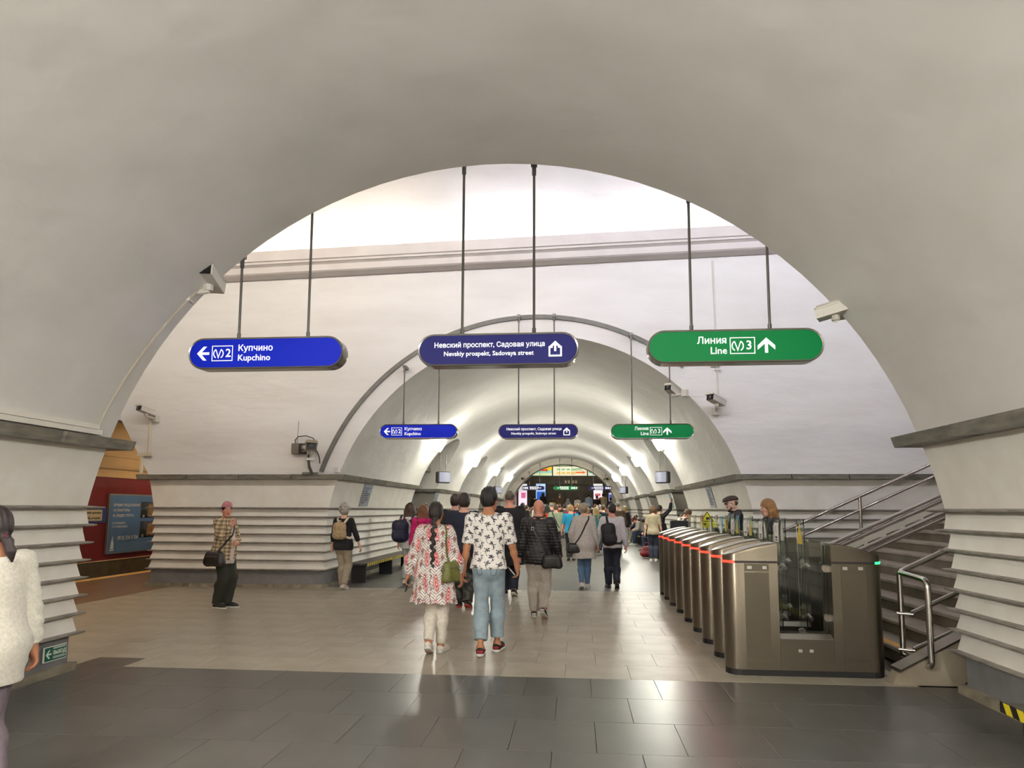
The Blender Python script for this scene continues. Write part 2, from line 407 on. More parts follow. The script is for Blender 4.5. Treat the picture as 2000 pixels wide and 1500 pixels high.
for s_ in (-1, 1):
    m = MB(); m.box((XC+s_*3.45, D3+.6, 1.25), (.5, 1.2, 2.5)); struct('trim_%d' % (5 if s_ < 0 else 6), m, mat('far_marble', (132, 128, 116), .4, noise=(3, 6), col2=(104, 100, 90)), label='grey marble pier at the %s end of the far hall' % ('left' if s_ < 0 else 'right'), cat='pier')

# ---------------------------------------------------------------- floors
def tiles(name, x0, x1, y0, y1, tx, ty, mt, lab, skip=None, stagger=True, base=(None)):
    m = MB(); m.box(((x0+x1)/2, (y0+y1)/2, -.04), (x1-x0, y1-y0, .06)); fl = struct(name, m, joint_d if mt is dark_slab else joint_m, label=lab, cat='floor')
    cache = {}
    ny = max(1, round((y1-y0)/ty)); dy = (y1-y0)/ny
    for j in range(ny):
        x = x0-(tx/2 if stagger and j % 2 else 0)
        while x < x1-.01:
            a, b = max(x, x0), min(x+tx, x1); x += tx
            if b-a < .02: continue
            cy = y0+(j+.5)*dy
            if skip and skip((a+b)/2, cy): continue
            key = round(b-a, 3)
            if key not in cache:
                mm = MB(); w_, d_ = (b-a)/2-.0014, dy/2-.0014
                mm.add([(-w_, -d_, -.02), (w_, -d_, -.02), (w_, d_, -.02), (-w_, d_, -.02), (-w_, -d_, -.0015), (w_, -d_, -.0015), (w_, d_, -.0015), (-w_, d_, -.0015),
                        (-w_+.0015, -d_+.0015, 0), (w_-.0015, -d_+.0015, 0), (w_-.0015, d_-.0015, 0), (-w_+.0015, d_-.0015, 0)],
                       [(0, 1, 5, 4), (1, 2, 6, 5), (2, 3, 7, 6), (3, 0, 4, 7), (4, 5, 9, 8), (5, 6, 10, 9), (6, 7, 11, 10), (7, 4, 8, 11), (8, 9, 10, 11)])
                cache[key] = mm.mesh('slab', mt)
            obj('slab', cache[key], None, fl, loc=((a+b)/2, cy, random.uniform(-.0006, 0)))
    return fl
tiles('floor', -5.0, 3.5, 3.3, 6.55, 1.1*.5+.02, .65, dark_slab, 'dark grey polished stone slabs in the foreground')
m = MB(); m.box((-.75, -3, -.03), (8.8, 12.6, .06)); struct('floor.005', m, dark_slab, label='dark stone floor of the near hall around the viewer')
tiles('floor.001', -7.9, 3.0, 6.55, 13.4, .6, .57, tan_tile, 'tan granite tiles across the crossing', skip=lambda x, y: False)
tiles('floor.002', -7.9, -4.38, 6.55, 6.93, .6, .57, dark_slab, 'dark stone border beside the left wall corner')
m = MB(); m.box((XC, (13.4+50)/2, -.03), (8.2, 50-13.4, .06)); struct('floor.003', m, grey_floor, label='shiny grey floor of the far hall under the crowd')
# joints of the far hall floor that still show near its start
m = MB(); m.box((-9.2, 15, -.03), (2.6, 30, .06)); struct('floor.006', m, brown_floor, label='brown platform floor left of the crossing')
m = MB(); m.box((6.5, 9.8, -.06), (7.4, 7, .06)); struct('floor.007', m, joint_m, label='floor slab under the stairs')
for s_ in (-1, 1):       # passage and platform floors beside the far hall
    m = MB(); m.box((XC+s_*5.9, 33, -.035), (4.2, 27, .06)); struct('floor.%03d' % (8+(s_ > 0)), m, brown_floor, label='brown floor of the side passages on the %s' % ('left' if s_ < 0 else 'right'))
m = MB(); m.box((-10.33, 15, -.012), (.26, 30, .028)); struct('trim_7', m, yellow_paint, label='pale yellow stripe along the platform edge', cat='stripe')

# ---------------------------------------------------------------- platform tunnels
XT = -13.0
m = MB(); m.box((XT-.15, 16, -.3), (.3, 34, .7)); struct('baseboard_left', m, olive, label='olive skirting under the red track wall')
m = MB(); m.box((XT-.15, 16, 1.215), (.3, 34, 2.33)); tw = struct('wall_left.011', m, red_panel, label='dark red track wall across the left platform', cat='wall')
m = MB(); m.box((XT+.005, 16, 2.40), (.03, 34, .045)); obj('ledge', m, beige, tw)
m = MB(); m.box((XT+.002, 16, .07), (.03, 34, .03)); obj('ledge', m, beige, tw)
m = MB()
arc = [(-12.1-4.05*cos(t), 1.3+3.3*sin(t)) for t in np.linspace(0, pi*.80, 24)]
arc = [(XT-.05, 2.4)]+[p for p in arc if p[1] > 2.45 and p[0] > XT-2.9]
arc = [(max(XT-.05+.0, x) if z < 3.0 else x, z) for x, z in arc]
arc = sorted([(x, z) for x, z in [(XT-.02+.012*(k**2), 2.4+.21*k) for k in range(7)]])+[(-12.2, 4.1), (-11.4, 4.5), (-10.5, 4.45), (-9.8, 4.1), (-9.3, 3.6)]
m.grid([[(x, y, z) for x, z in arc] for y in np.linspace(-1, 33, 6)]); struct('ceiling.004', m, beige, smooth=50, label='beige vault over the left platform')
m = MB(); m.box((XT+.35, 16, 2.92), (.012, 34, .012)); m.box((XT+.01, 16, 2.62), (.012, 34, .012)); struct('trim_8', m, mat('vault_line', (128, 106, 76), .7), label='thin dark joint line along the beige platform vault', cat='trim')
m = MB(); m.box((-11.5, 33.1, 2), (5.5, .2, 6)); m.box((-11.5, -1.1, 2), (5.5, .2, 6)); struct('wall_left.012', m, beige, label='end walls of the left platform tunnel', cat='wall')
m = MB(); m.box((-11.6, 16, -.7), (3, 34, .1)); struct('floor.010', m, black_m, label='dark track bed beside the left platform')
for s_ in (-1, 1):
    X = XC+s_*9.2
    m = MB(); m.grid([[(XC+s_*7.4, y, 3.4), (XC+s_*8, y, 4.0), (X, y, 3.6), (X+s_*.4, y, 2.4), (X+s_*.4, y, 0)] for y in (20, 47)]) if s_ > 0 else m.grid([[(XC+s_*7.4, y, 3.4), (XC+s_*8, y, 4.0), (X, y, 3.6), (X+s_*.4, y, 2.4), (X+s_*.4, y, 0)] for y in (33.2, 47)])
    m.grid([[(XC+s_*7.4, 20 if s_ > 0 else 33, 2.75), (XC+s_*7.4, 47, 2.75)], [(XC+s_*7.4, 20 if s_ > 0 else 33, 3.6), (XC+s_*7.4, 47, 3.6)]])
    struct('wall_%s.013' % ('left' if s_ < 0 else 'right'), m, mat('platform_grey', (120, 114, 106), .7, noise=(2, 3), col2=(108, 102, 95)), label='dim platform wall seen through the %s passages' % ('left' if s_ < 0 else 'right'), cat='wall')
# ================================================================== lamps
def wall_lamp_mesh():
    """cluster of ribbed glass cups fanned on a bracket"""
    g = MB(); 
    for k in range(5):
        a = (k-2)*.24
        M = Matrix.Translation((0, a*.75, .05-.05*abs(k-2)*.5)) @ Matrix.Rotation(a*.55, 4, 'X') @ Matrix.Rotation(R(24), 4, 'Y')
        prof = [(.028, -.16), (.05, -.15), (.075, -.05), (.088, .08), (.098, .2), (.092, .2)]
        o = len(g.v); g.lathe(prof, 12, M=M)
    return g
lg = wall_lamp_mesh().mesh('lamp_shade', lamp_glass, smooth=40); lg2 = wall_lamp_mesh().mesh('lamp_shade', lamp_glass2, smooth=40)
bm_ = MB(); bm_.box((-.10, 0, -.12), (.05, .5, .12)); 
for k in range(5): bm_.tube([(-.1, (k-2)*.11, -.12), (-.03, (k-2)*.15, -.17), (0, (k-2)*.18, -.11)], .012, 6)
brm = bm_.mesh('lamp_bracket', mat('lamp_brass', (150, 128, 88), .35, metal=.8), smooth=40)
ORD = ['first', 'second', 'third', 'fourth', 'fifth', 'sixth', 'seventh', 'eighth', 'ninth', 'tenth', 'last']
LY = [(19.3, 'nearest'), (26.55, 'second'), (33.8, 'third'), (41.0, 'fourth')]
def lamp(x, y, z, s_, label, grp=None):
    t = thing('wall_lamp', label, 'lamp', (x, y, z), 0 if s_ < 0 else pi)
    obj('bracket', brm, None, t); obj('lamp_shade', lg if y > 10 else lg2, None, t)
    return t
for y, wd in LY:
    for s_ in (-1, 1):
        z = 3.33; x = XC+s_*(sqrt(R2**2-(z-Z2)**2)-.13)
        lamp(x, y, z, s_, '%s glowing glass wall lamp on the %s side of the far hall vault' % (wd, 'left' if s_ < 0 else 'right'))
for y in (.1, -3.2, -6.4):  # middle pair added out of view to brighten the near vault
    for s_ in (-1, 1):
        z = 3.3; x = XC+s_*(sqrt(R1**2-(z-Z1)**2)-.13)
        lamp(x, y, z, s_, 'glass wall lamp of the near hall %s the viewer on the %s' % ('beside' if y > 0 else ('added just behind' if y > -4 else 'well behind'), 'left' if s_ < 0 else 'right'))
# far cove tubes in twos as the bright patches show; near row added to light the wall
cw = mat('cove_tube_warm', (255, 243, 226), .5, emit=COVE_WARM); cc = mat('cove_tube_cool', (242, 242, 255), .5, emit=COVE_COOL)
tb = MB(); tb.tube([(-.42, 0, 0), (.42, 0, 0)], .03, 8); tbm = {True: tb.mesh('tube', cw, smooth=40), False: tb.mesh('tube', cc, smooth=40)}
ww = mat('added_wash_warm', (255, 243, 220), .5, emit=ADDED_WASH); wc = mat('added_wash_cool', (240, 241, 255), .5, emit=ADDED_WASH)
wbm = {True: tb.mesh('tube', ww, smooth=40), False: tb.mesh('tube', wc, smooth=40)}
hm = MB(); hm.box((0, 0, -.045), (.98, .09, .04)); hm.box((-.45, 0, 0), (.03, .07, .09)); hm.box((.45, 0, 0), (.03, .07, .09)); hmm = hm.mesh('housing', white_pl)
hd_ = MB(); hd_.box((0, .13, .062), (.98, .34, .012)); hd_.box((0, -.045, .03), (.98, .012, .07)); hoodm = hd_.mesh('hood', white_pl)
for k, x in enumerate((-8.3, -6.5, -4.9, -3.6, -1.75, -.45, 1.25, 2.5, 4.4, 6.0, 7.8)):
    for y, nm in ((D2-.22, 'far'), (D1+.36, 'near')):
        warm = x < -2.6
        t = thing('cove_wash_light', 'tube light lying unseen on the %s upper cornice, %s from the left end' % (nm, ORD[k]), 'light', (x, y, 6.625+CT_(x) if nm == 'far' else 6.66), 0, 'tube lights in the coves of the crossing')
        obj('tube', (tbm if nm == 'far' else wbm)[warm], None, t); obj('housing', hmm, None, t)
        if nm == 'near': obj('hood', hoodm, None, t)  # hood added so near tubes light the wall, not the vault
pt = mat('platform_tube', (255, 226, 178), .5, emit=PLAT)
tb = MB(); tb.tube([(0, -.9, 0), (0, .9, 0)], .06, 8); ptm = tb.mesh('tube', pt, smooth=40)
for k, y in enumerate((8, 14, 20, 26)):
    t = thing('platform_light', 'tube light under the beige left platform vault, %s from the near end' % ORD[k], 'light', (-10.8, y, 4.28)); obj('tube', ptm, None, t)
    m = MB(); m.box((0, 0, .12), (.16, 2, .05)); m.tube([(0, -.7, 0), (0, -.7, .12)], .02, 6); m.tube([(0, .7, 0), (0, .7, .12)], .02, 6); obj('housing', m, white_pl, t)

et = mat('added_hall_tube', (255, 236, 206), .5, emit=90.); tb = MB(); tb.tube([(-1.6, 0, 0), (1.6, 0, 0)], .07, 8); etm = tb.mesh('tube', et, smooth=40)  # tubes added out of sight to brighten the dark end hall
for y, lb in ((48.6, 'unseen tube light added on the escalator hall ceiling, nearer one'), (53, 'unseen tube light added on the escalator hall ceiling, farther one')):
    t = thing('added_ceiling_light', lb, 'light', (-.5, y, 7.7)); obj('tube', etm, None, t); m = MB(); m.box((0, 0, .1), (3.4, .2, .06)); m.box((-1.4, 0, .04), (.05, .1, .1)); m.box((1.4, 0, .04), (.05, .1, .1)); obj('housing', m, white_pl, t)
# ================================================================== hanging signs
blue = mat('sign_blue', (4, 30, 172), .5, emit=.35, spec=.2); navy = mat('sign_navy', (24, 26, 92), .5, emit=.3, spec=.2); green = mat('sign_green', (0, 118, 60), .5, emit=.28, spec=.2)
frame_m = mat('sign_frame', (146, 142, 134), .22, metal=.9)
def stroke(m, pts, wd, y=0., closed=False):
    """flat band along a polyline in the XZ plane, facing -Y"""
    pts = [Vector((p[0], 0, p[1])) for p in pts]; n = len(pts); L, Rr = [], []
    for i, p in enumerate(pts):
        a = pts[(i-1) % n] if (closed or i > 0) else p; b = pts[(i+1) % n] if (closed or i < n-1) else p
        d1 = (p-a).normalized() if (p-a).length > 1e-9 else None; d2 = (b-p).normalized() if (b-p).length > 1e-9 else None
        d1 = d1 or d2; d2 = d2 or d1
        n1 = Vector((-d1.z, 0, d1.x)); n2 = Vector((-d2.z, 0, d2.x)); nn = (n1+n2).normalized(); k = wd/2/max(.35, nn.dot(n1))
        L.append((p.x+nn.x*k, y, p.z+nn.z*k)); Rr.append((p.x-nn.x*k, y, p.z-nn.z*k))
    k = n if closed else n-1
    m.add(L+Rr, [(i, (i+1) % n, n+(i+1) % n, n+i) for i in range(k)]); return m
def arrow(cx, cz, s, ang, y):
    """block arrow with cut ends; ang 0 = up"""
    m = MB(); c_, s_ = cos(ang), sin(ang); T = lambda u, v: (cx+s*(u*c_-v*s_), cz+s*(u*s_+v*c_))
    for poly in ([(0, .5), (.55, -.02), (.55, -.3), (0, .2), (-.55, -.3), (-.55, -.02)], [(-.1, .3), (.1, .3), (.1, -.5), (-.1, -.5)]):
        for q in ([poly] if len(poly) == 4 else [[poly[0], poly[3], poly[2], poly[1]], [poly[0], poly[5], poly[4], poly[3]]]):
            m.add([(T(u, v)[0], y-(0 if len(poly) == 4 else .0004), T(u, v)[1]) for u, v in q], [(0, 1, 2, 3)])
    return m
def emblem(cx, cz, s, y):
    """two arcs round a V"""
    m = MB()
    for sg in (-1, 1):
        stroke(m, [(cx+sg*s*(.62*cos(t)), cz+s*.62*sin(t)) for t in np.linspace(R(-58), R(58), 9)], s*.13, y)
    stroke(m, [(cx-s*.33, cz+s*.5), (cx, cz-s*.5), (cx+s*.33, cz+s*.5)], s*.12, y-.0004)
    return m
def rect(cx, cz, w_, h_, t, y): return stroke(MB(), [(cx-w_/2, cz-h_/2), (cx+w_/2, cz-h_/2), (cx+w_/2, cz+h_/2), (cx-w_/2, cz+h_/2)], t, y, True)
def pill(l, h, n=14):
    r = h/2; return [(l/2-r+r*sin(t), -r*cos(t)) for t in np.linspace(0, pi, n)]+[(-l/2+r-r*sin(t), r*cos(t)) for t in np.linspace(0, pi, n)]
def fit(o, wid):
    xs = [v.co.x for v in o.data.vertices]; k = wid/max(max(xs)-min(xs), 1e-6); o.scale = (k, min(max(k, .8), 1.15), 1)
def sign(x, y, z, L, H, face, label, kind, rods, top, group):
    """x: left end; local origin at the middle of the front face"""
    t = thing('hanging_sign', label, 'sign', (x+L/2, y, z), 0, group); D = .15; by = {6.45: -.1, 12.92: .28}.get(y, .25); F = -.004; k = L/1.56
    m = MB(); p = pill(L, H); q = pill(L-.034, H-.034); n = len(p)
    m.add([(u, 0, v) for u, v in p]+[(u, D, v) for u, v in p]+[(u, -.006, v) for u, v in [(a*.995, b*.97) for a, b in p]]+[(u, -.002, v) for u, v in q]+[(u, .012, v) for u, v in q],
          [tuple(range(2*n-1, n-1, -1))]+[(i, (i+1) % n, n+(i+1) % n, n+i) for i in range(n)]+[(2*n+i, 2*n+(i+1) % n, (i+1) % n, i) for i in range(n)]
          +[(3*n+i, 3*n+(i+1) % n, 2*n+(i+1) % n, 2*n+i) for i in range(n)]+[(4*n+i, 4*n+(i+1) % n, 3*n+(i+1) % n, 3*n+i) for i in range(n)])
    obj('frame', m, frame_m, t, smooth=35)
    m = MB(); m.add([(u, .003, v) for u, v in q], [tuple(range(n))]); obj('face', m, face, t)
    for rx, rz in zip(rods, top):
        m = MB(); dx = rx-(x+L/2); m.tube([(dx, D*.5, H/2-.01), (dx, D*.5, rz-z)], .013, 8); m.tube([(dx, D*.5, H/2-.005), (dx, D*.5, H/2+.06)], .019, 8)
        m.tube([(dx, D*.5, rz-z-.14), (dx, D*.5, rz-z)], .021, 8); m.box((dx, (by+D*.5)/2, rz-z-.02), (.06, abs(by-D*.5)+.06, .05)); obj('rod', m, rod_m, t, smooth=40)
    S = white_print; X0 = -L/2; FR = (pi/2, 0, 0)
    def tx(b, size, u, v, al='LEFT', wid=None):
        o = text(b, size, S, (X0+u, F+.004, v), FR, t, al, bold=size*.013, extrude=.0012)
        if wid: fit(o, wid)
        return o
    if kind == 1:
        obj('arrow', arrow(X0+.155*k, -.0, .125*k, R(90), F), S, t); obj('emblem_border', rect(X0+.35*k, 0, .205*k, .145*k, .008, F), S, t)
        obj('emblem', emblem(X0+.311*k, -.002, .078*k, F), S, t); tx('2', .115*k, .38*k, 0)
        tx('Купчино', .105*k, .505*k, .048*k, wid=.345*k); tx('Kupchino', .105*k, .505*k, -.048*k, wid=.325*k)
    if kind == 2:
        tx('Невский проспект, Садовая улица', .085*k, .16*k, .045*k, wid=1.07*k); tx('Nevskiy prospekt, Sadovaya street', .075*k, .255*k, -.04*k, wid=.87*k)
        cx = X0+1.335*k; m = MB(); stroke(m, [(cx-.025*k, .012*k), (cx-.055*k, .012*k), (cx-.055*k, -.072*k), (cx+.055*k, -.072*k), (cx+.055*k, .012*k), (cx+.025*k, .012*k)], .016*k, F)
        obj('exit_symbol', m, S, t); obj('arrow', arrow(cx, .022*k, .1*k, 0, F-.001), S, t)
    if kind == 3:
        tx('Линия', .105*k, .71*k, .05*k, 'RIGHT', .26*k); tx('Line', .1*k, .71*k, -.045*k, 'RIGHT', .145*k)
        obj('emblem_border', rect(X0+.845*k, 0, .215*k, .145*k, .008, F), S, t); obj('emblem', emblem(X0+.803*k, -.002, .08*k, F), S, t); tx('3', .115*k, .875*k, 0)
        obj('arrow', arrow(X0+1.055*k, 0, .14*k, 0, F), S, t)
    if kind in (4, 5, 6):        # far off: lines of small white print, symbols in boxes, an arrow
        sd = 1 if kind == 4 else -1
        obj('arrow', arrow(-sd*L*.43, 0, .13, R(90)*sd, F), S, t)
        for j in (0, 1): obj('symbol', MB().add([(-sd*L*(.345-.09*j)+a, F, b) for a, b in ((-.05, -.06), (.05, -.06), (.05, .06), (-.05, .06))], [(0, 1, 2, 3)]), S, t)
        for j, (v, l_) in enumerate(((.07, .6), (.0, .78), (-.07, .55))):
            m = MB(); u0 = -.22 if kind == 4 else .2-l_
            for q_ in range(5): m.add([(u0+l_*(q_+a)/5, F, v+b) for a, b in ((0.04, -.02), (.85, -.02), (.85, .02), (.04, .02))], [(0, 1, 2, 3)])
            obj('print_line', m, S, t)
    return t
G1 = 'station signs across the near arch'; G2 = 'station signs across the far arch'
def ztop(x, r, zc): return zc+sqrt(r*r-(x-XC)**2)
sign(-3.83, 6.45, 3.06, 1.585, .315, blue, 'large bright blue sign with a left arrow nearest the left of the near arch', 1, (-3.35, -2.635), (4.1, 4.7), G1)
sign(-1.505, 6.45, 3.055, 1.55, .315, navy, 'large navy sign with exit symbol in the middle of the near arch', 2, (-1.085, -.385), (5.0, 4.96), G1)
sign(.687, 6.45, 3.05, 1.597, .315, green, 'large green sign with an up arrow at the right of the near arch', 3, (1.105, 1.825), (4.62, 4.2), G1)
sign(-3.735, 12.92, 3.005, 1.51, .28, blue, 'smaller blue sign with a left arrow hung before the far arch', 1, (-3.285, -2.6), (4.3, 4.82), G2)
sign(-1.44, 12.92, 2.99, 1.51, .28, navy, 'smaller navy sign with exit symbol hung before the far arch', 2, (-1.06, -.38), (5.26, 5.26), G2)
sign(.672, 12.92, 2.98, 1.53, .28, green, 'smaller green sign with an up arrow hung before the far arch', 3, (1.075, 1.78), (4.86, 4.42), G2)
G3 = 'small signs at the far end'
sign(-3.5, 45.65, 2.92, 1.5, .27, navy, 'distant navy sign with a left arrow above the crowd', 4, (-3.0, -2.3), (4.0, 4.55), G3)
sign(-1.39, 45.65, 2.92, 1.59, .27, green, 'distant green sign in the middle above the crowd', 5, (-1.0, -.2), (4.85, 4.82), G3)
sign(.9, 45.65, 2.92, 1.5, .27, navy, 'distant navy sign with a right arrow above the crowd', 6, (1.2, 2.0), (4.36, 3.8), G3)

# arched cable duct on the far wall
m = MB(); rr = 4.42; a0, a1 = math.asin((4.24-Z2)/rr), pi-math.asin((2.25-Z2)/rr)
g = []
for t in np.linspace(a0, a1, 60):
    c_, s_ = cos(t), sin(t); g.append([(XC+(rr+dr)*c_, D2-dy, Z2+(rr+dr)*s_) for dr, dy in ((-.04, .0), (-.04, .05), (.04, .05), (.04, .0))])
m.grid(g); tag(obj('cable_duct', m, mat('duct_grey', (120, 118, 112), .5, noise=(6, 3), col2=(104, 102, 97)), smooth=30), 'grey arched cable duct fixed round the far arch', 'duct')
m = MB(); y = 6.1
m.tube([(XC-sqrt(R1**2-(z-Z1)**2)+.012, y+.12*((z-2.2)/1.4), z) for z in np.linspace(2.2, 3.62, 12)], .012, 6)
tag(obj('conduit', m, mat('conduit_pale', (186, 178, 162), .5), smooth=40), 'pale conduit running down the left of the near vault', 'conduit')
m = MB(); X_ = XC-hw(2.25, R1, Z1)+.03
for z0, w_ in ((2.235, .08), (2.29, .05)): m.box((X_+w_/2-.03, 2.4, z0), (w_, 7.4, .045))
tag(obj('cable_channel', m, white_pl), 'stepped white cable trunking along the left cornice of the near hall', 'trunking')
m = MB(); m.tube([(2.66, D2-.02, 6.3), (2.70, D2-.02, 3.7)], .016, 6); m.box((2.66, D2-.04, 4.26), (.16, .06, .06)); m.box((2.70, D2-.03, 4.17), (.1, .05, .03))
tag(obj('conduit', m, white_pl, smooth=40), 'thin white conduit dropping down the right of the far wall', 'conduit')
m = MB(); m.tube([(-8.55, D2-.03, 3.36), (-8.55, D2-.03, 2.62), (-8.68, D2-.03, 2.62), (-8.68, D2-.03, 2.22)], .035, 6); m.box((-8.62, D2-.04, 2.6), (.3, .06, .07))
tag(obj('conduit', m, mat('conduit_beige', (214, 204, 184), .5), smooth=40), 'beige conduit stepping down under the far left camera', 'conduit')

# ================================================================== cctv cameras
def cctv(x, y, z, rz, tilt, label, s=1., arm=(0, .25, -.1), dark=False, grp=None):
    t = thing('security_camera', label, 'camera', (x, y, z), rz)
    M = Matrix.Rotation(R(-tilt), 4, 'X')
    b = MB(); pr = [(-.07*s, -.05*s), (.07*s, -.05*s), (.075*s, .03*s), (.055*s, .055*s), (-.055*s, .055*s), (-.075*s, .03*s)]; b.prism(pr, -.16*s, .16*s, 'Y'); b.v = [tuple(M @ Vector(p)) for p in b.v]
    obj('housing', b, white_pl if not dark else mat('housing_tan', (150, 140, 120), .5), t, smooth=30)
    b = MB(); b.prism([(-.08*s, .03*s), (.08*s, .03*s), (.08*s, .045*s), (.06*s, .068*s), (-.06*s, .068*s), (-.08*s, .045*s)], -.2*s, .14*s, 'Y'); b.v = [tuple(M @ Vector(p)) for p in b.v]; obj('sun_shield', b, white_pl if not dark else mat('housing_tan', (150, 140, 120)), t)
    b = MB(); b.box((0, -.162*s, -.005*s), (.125*s, .012, .09*s)); b.v = [tuple(M @ Vector(p)) for p in b.v]; l = obj('front_glass', b, mat('camera_glass', (14, 14, 16), .12), t)
    b = MB(); b.lathe([(.028*s, 0), (.03*s, .01), (.018*s, .014)], 12, M=Matrix.Rotation(pi/2, 4, 'X')); b.v = [tuple(M @ Vector((p[0], p[1]-.165*s, p[2]))) for p in b.v]; obj('lens', b, mat('lens_grey', (60, 60, 66), .1), l)
    b = MB(); ax, ay, az = arm; b.tube([(0, 0, -.05*s), (0, 0, -.1*s), (ax, ay, az)], .022*s, 8); b.tube([(0, 0, -.055*s), (0, 0, -.1*s)], .035*s, 8); b.box((ax, ay, az), (.1*s, .1*s, .12*s)); obj('bracket', b, white_pl, t, smooth=40)
    return t
c = cctv(-3.56, 6.28, 3.78, R(12), 8, 'white box camera fixed on the left of the near arch', 1.35, arm=(-.22, .02, -.17))
m = MB(); m.tube([(-.2, .02, -.13), (-.28, 0, -.05), (-.3, .0, -.1), (-.26, 0, -.22), (-.2, 0, -.2)], .012, 6); obj('cable', m, mat('cable_tan', (150, 132, 104), .6), c, smooth=40)
cctv(-8.5, 12.95, 3.46, R(-20), 12, 'white camera on a beige conduit at the far left of the far wall', 1.05, arm=(0, .22, -.14))
c = cctv(-5.02, 12.78, 2.70, R(22), 3, 'tan camera on a curved stand on the cornice left of the far arch', 1.45, arm=(.0, .1, -.16), dark=True)
m = MB(); m.tube([(-.02, 0, -.08), (-.05, .05, -.2), (-.02, .15, -.38), (.04, .25, -.5)], .028, 8); m.tube([(.1, 0, -.07), (.16, .02, -.2), (.17, .1, -.3)], .012, 6); m.box((.0, .28, -.49), (.3, .1, .04)); obj('stand', m, mat('stand_grey', (92, 88, 80), .5), c, smooth=40)
cctv(2.60, 12.86, 3.54, R(-48), 14, 'white bullet camera low on the right of the far wall', 1.15, arm=(-.2, .25, -.17))
cctv(1.83, 13.1, 3.76, R(-35), 18, 'small white camera inside the right edge of the far arch', 1.0, arm=(.24, .05, -.06))
cctv(2.34, 6.3, 3.33, R(60), 10, 'white camera half hidden behind the right edge of the near arch', 1.0, arm=(.2, .0, .02))
cctv(-9.9, 13.6, 3.35, R(60), 12, 'camera over the left platform seen in the gap beside the near arch', 1.2, arm=(.1, .1, .3), dark=True)
for s_, X in ((-1, -3.35), (1, 2.0)):
    cctv(X, D3-.35, 3.5, R(30*s_), 8, 'tiny dark camera beside the far end arch on the '+('left' if s_ < 0 else 'right'), 1.2, arm=(.0+.28*s_, .22, .05), dark=True)
# loudspeaker-like alarm unit left of the far arch
t = thing('alarm_unit', 'grey box with a round lamp and a curved lead on the far wall', 'alarm', (-5.34, D2-.06, 2.70))
m = MB(); m.bevbox((-.13, 0, 0), (.15, .1, .21), .008); obj('box', m, mat('unit_grey', (110, 104, 94), .5), t)
m = MB(); m.bevbox((.08, .01, 0), (.27, .08, .21), .008); obj('back_plate', m, dark_m, t)
m = MB(); m.lathe([(.075, 0), (.078, .03), (.06, .05), (.02, .056)], 20, M=Matrix.Translation((.07, -.03, 0)) @ Matrix.Rotation(pi/2, 4, 'X')); obj('round_lamp', m, chrome, t, smooth=30)
m = MB(); m.tube([(-.14, 0, .1), (-.15, -.01, .17), (-.08, -.02, .24), (.08, -.03, .25), (.24, -.08, .2), (.33, -.2, .13)], .009, 6); obj('lead', m, black_m, t, smooth=40)
m = MB(); m.tube([(-.11, 0, .1), (-.09, 0, .55)], .004, 5); obj('aerial', m, black_m, t)
m = MB(); m.bevbox((0, 0, 0), (.09, .07, .1), .008); tag(obj('junction_box', m, white_pl, loc=(-4.63, D2-.06, 2.28)), 'small white junction box on the cornice corner left of the far arch', 'box')

# ================================================================== monitors hung in the passages
scr = mat('monitor_screen', (124, 126, 146), .3, emit=.3)
def monitor(x, y, z, rz, label):
    t = thing('monitor', label, 'monitor', (x, y, z), rz, 'monitors hung at the passages')
    m = MB(); m.bevbox((0, 0.12, 0), (.42, .24, .36), .03); obj('casing', m, mat('monitor_casing', (66, 64, 62), .5), t)
    m = MB(); m.grid([[(u, -.004-.02*(1-(u/.19)**2), v) for u in np.linspace(-.185, .185, 7)] for v in (-.15, .15)]); obj('screen', m, scr, t, smooth='all')
    for u in (-.1, .1):
        m = MB(); m.tube([(u, .12, .17), (u, .12, .75)], .014, 6); obj('rod', m, rod_m, t)
monitor(-3.98, 21.0, 2.50, R(38), 'dark boxy monitor hung at the first passage on the left')
monitor(2.55, 21.0, 2.50, R(-38), 'dark boxy monitor hung at the first passage on the right')
monitor(-3.95, 35.9, 2.52, R(38), 'small distant monitor hung at a passage on the left')
monitor(2.42, 35.9, 2.52, R(-38), 'small distant monitor hung at a passage on the right')

# ================================================================== line plates on the walls
plate_m = mat('line_plate', (172, 178, 186), .4, noise=(4, 3), col2=(150, 156, 166)); plate_b = mat('plate_blue', (74, 104, 150), .5); ink = mat('ink_dark', (36, 40, 52), .6)
def line_plate(s_, y, wd, label, bars=9, zlo=1.585, zhi=2.07, body=None):
    f = inL(R2, Z2) if s_ < 0 else inR(R2, Z2); t = thing('line_plate', label, 'sign', (f(zlo)-s_*.0, y, zlo))
    o = lambda z, d: (f(z)-s_*d-f(zlo), z-zlo)
    m = MB(); zs = np.linspace(zlo, zhi, 6); m.grid([[(o(z, d)[0], yy, o(z, d)[1]) for yy in (-wd/2, wd/2)] for z, d in [(zs[0], .0)]+[(z, .014) for z in zs]+[(zs[-1], 0)]]); obj('plate', m, body or plate_m, t)
    rnd = random.Random(int(y*10)+s_)
    for k in range(bars):
        z = zhi-.09-(zhi-zlo-.12)*k/bars; l_ = wd*rnd.uniform(.4, .75); h = .018
        # the list starts at the reader's left
        a, b = (-wd*.42, -wd*.42+l_) if s_ < 0 else (wd*.42-l_, wd*.42)
        m = MB(); m.add([(o(z+e, .017)[0], yy, o(z+e, .017)[1]) for e, yy in ((0, a), (0, b), (h, b), (h, a))], [(0, 1, 2, 3)]); obj('print_line', m, plate_b if k < 2 else ink, t)
line_plate(-1, 15.35, .62, 'grey-blue list of stations on the wall left of the far hall'); line_plate(1, 16.7, .62, 'grey-blue list of stations on the wall behind the man in the flat cap')
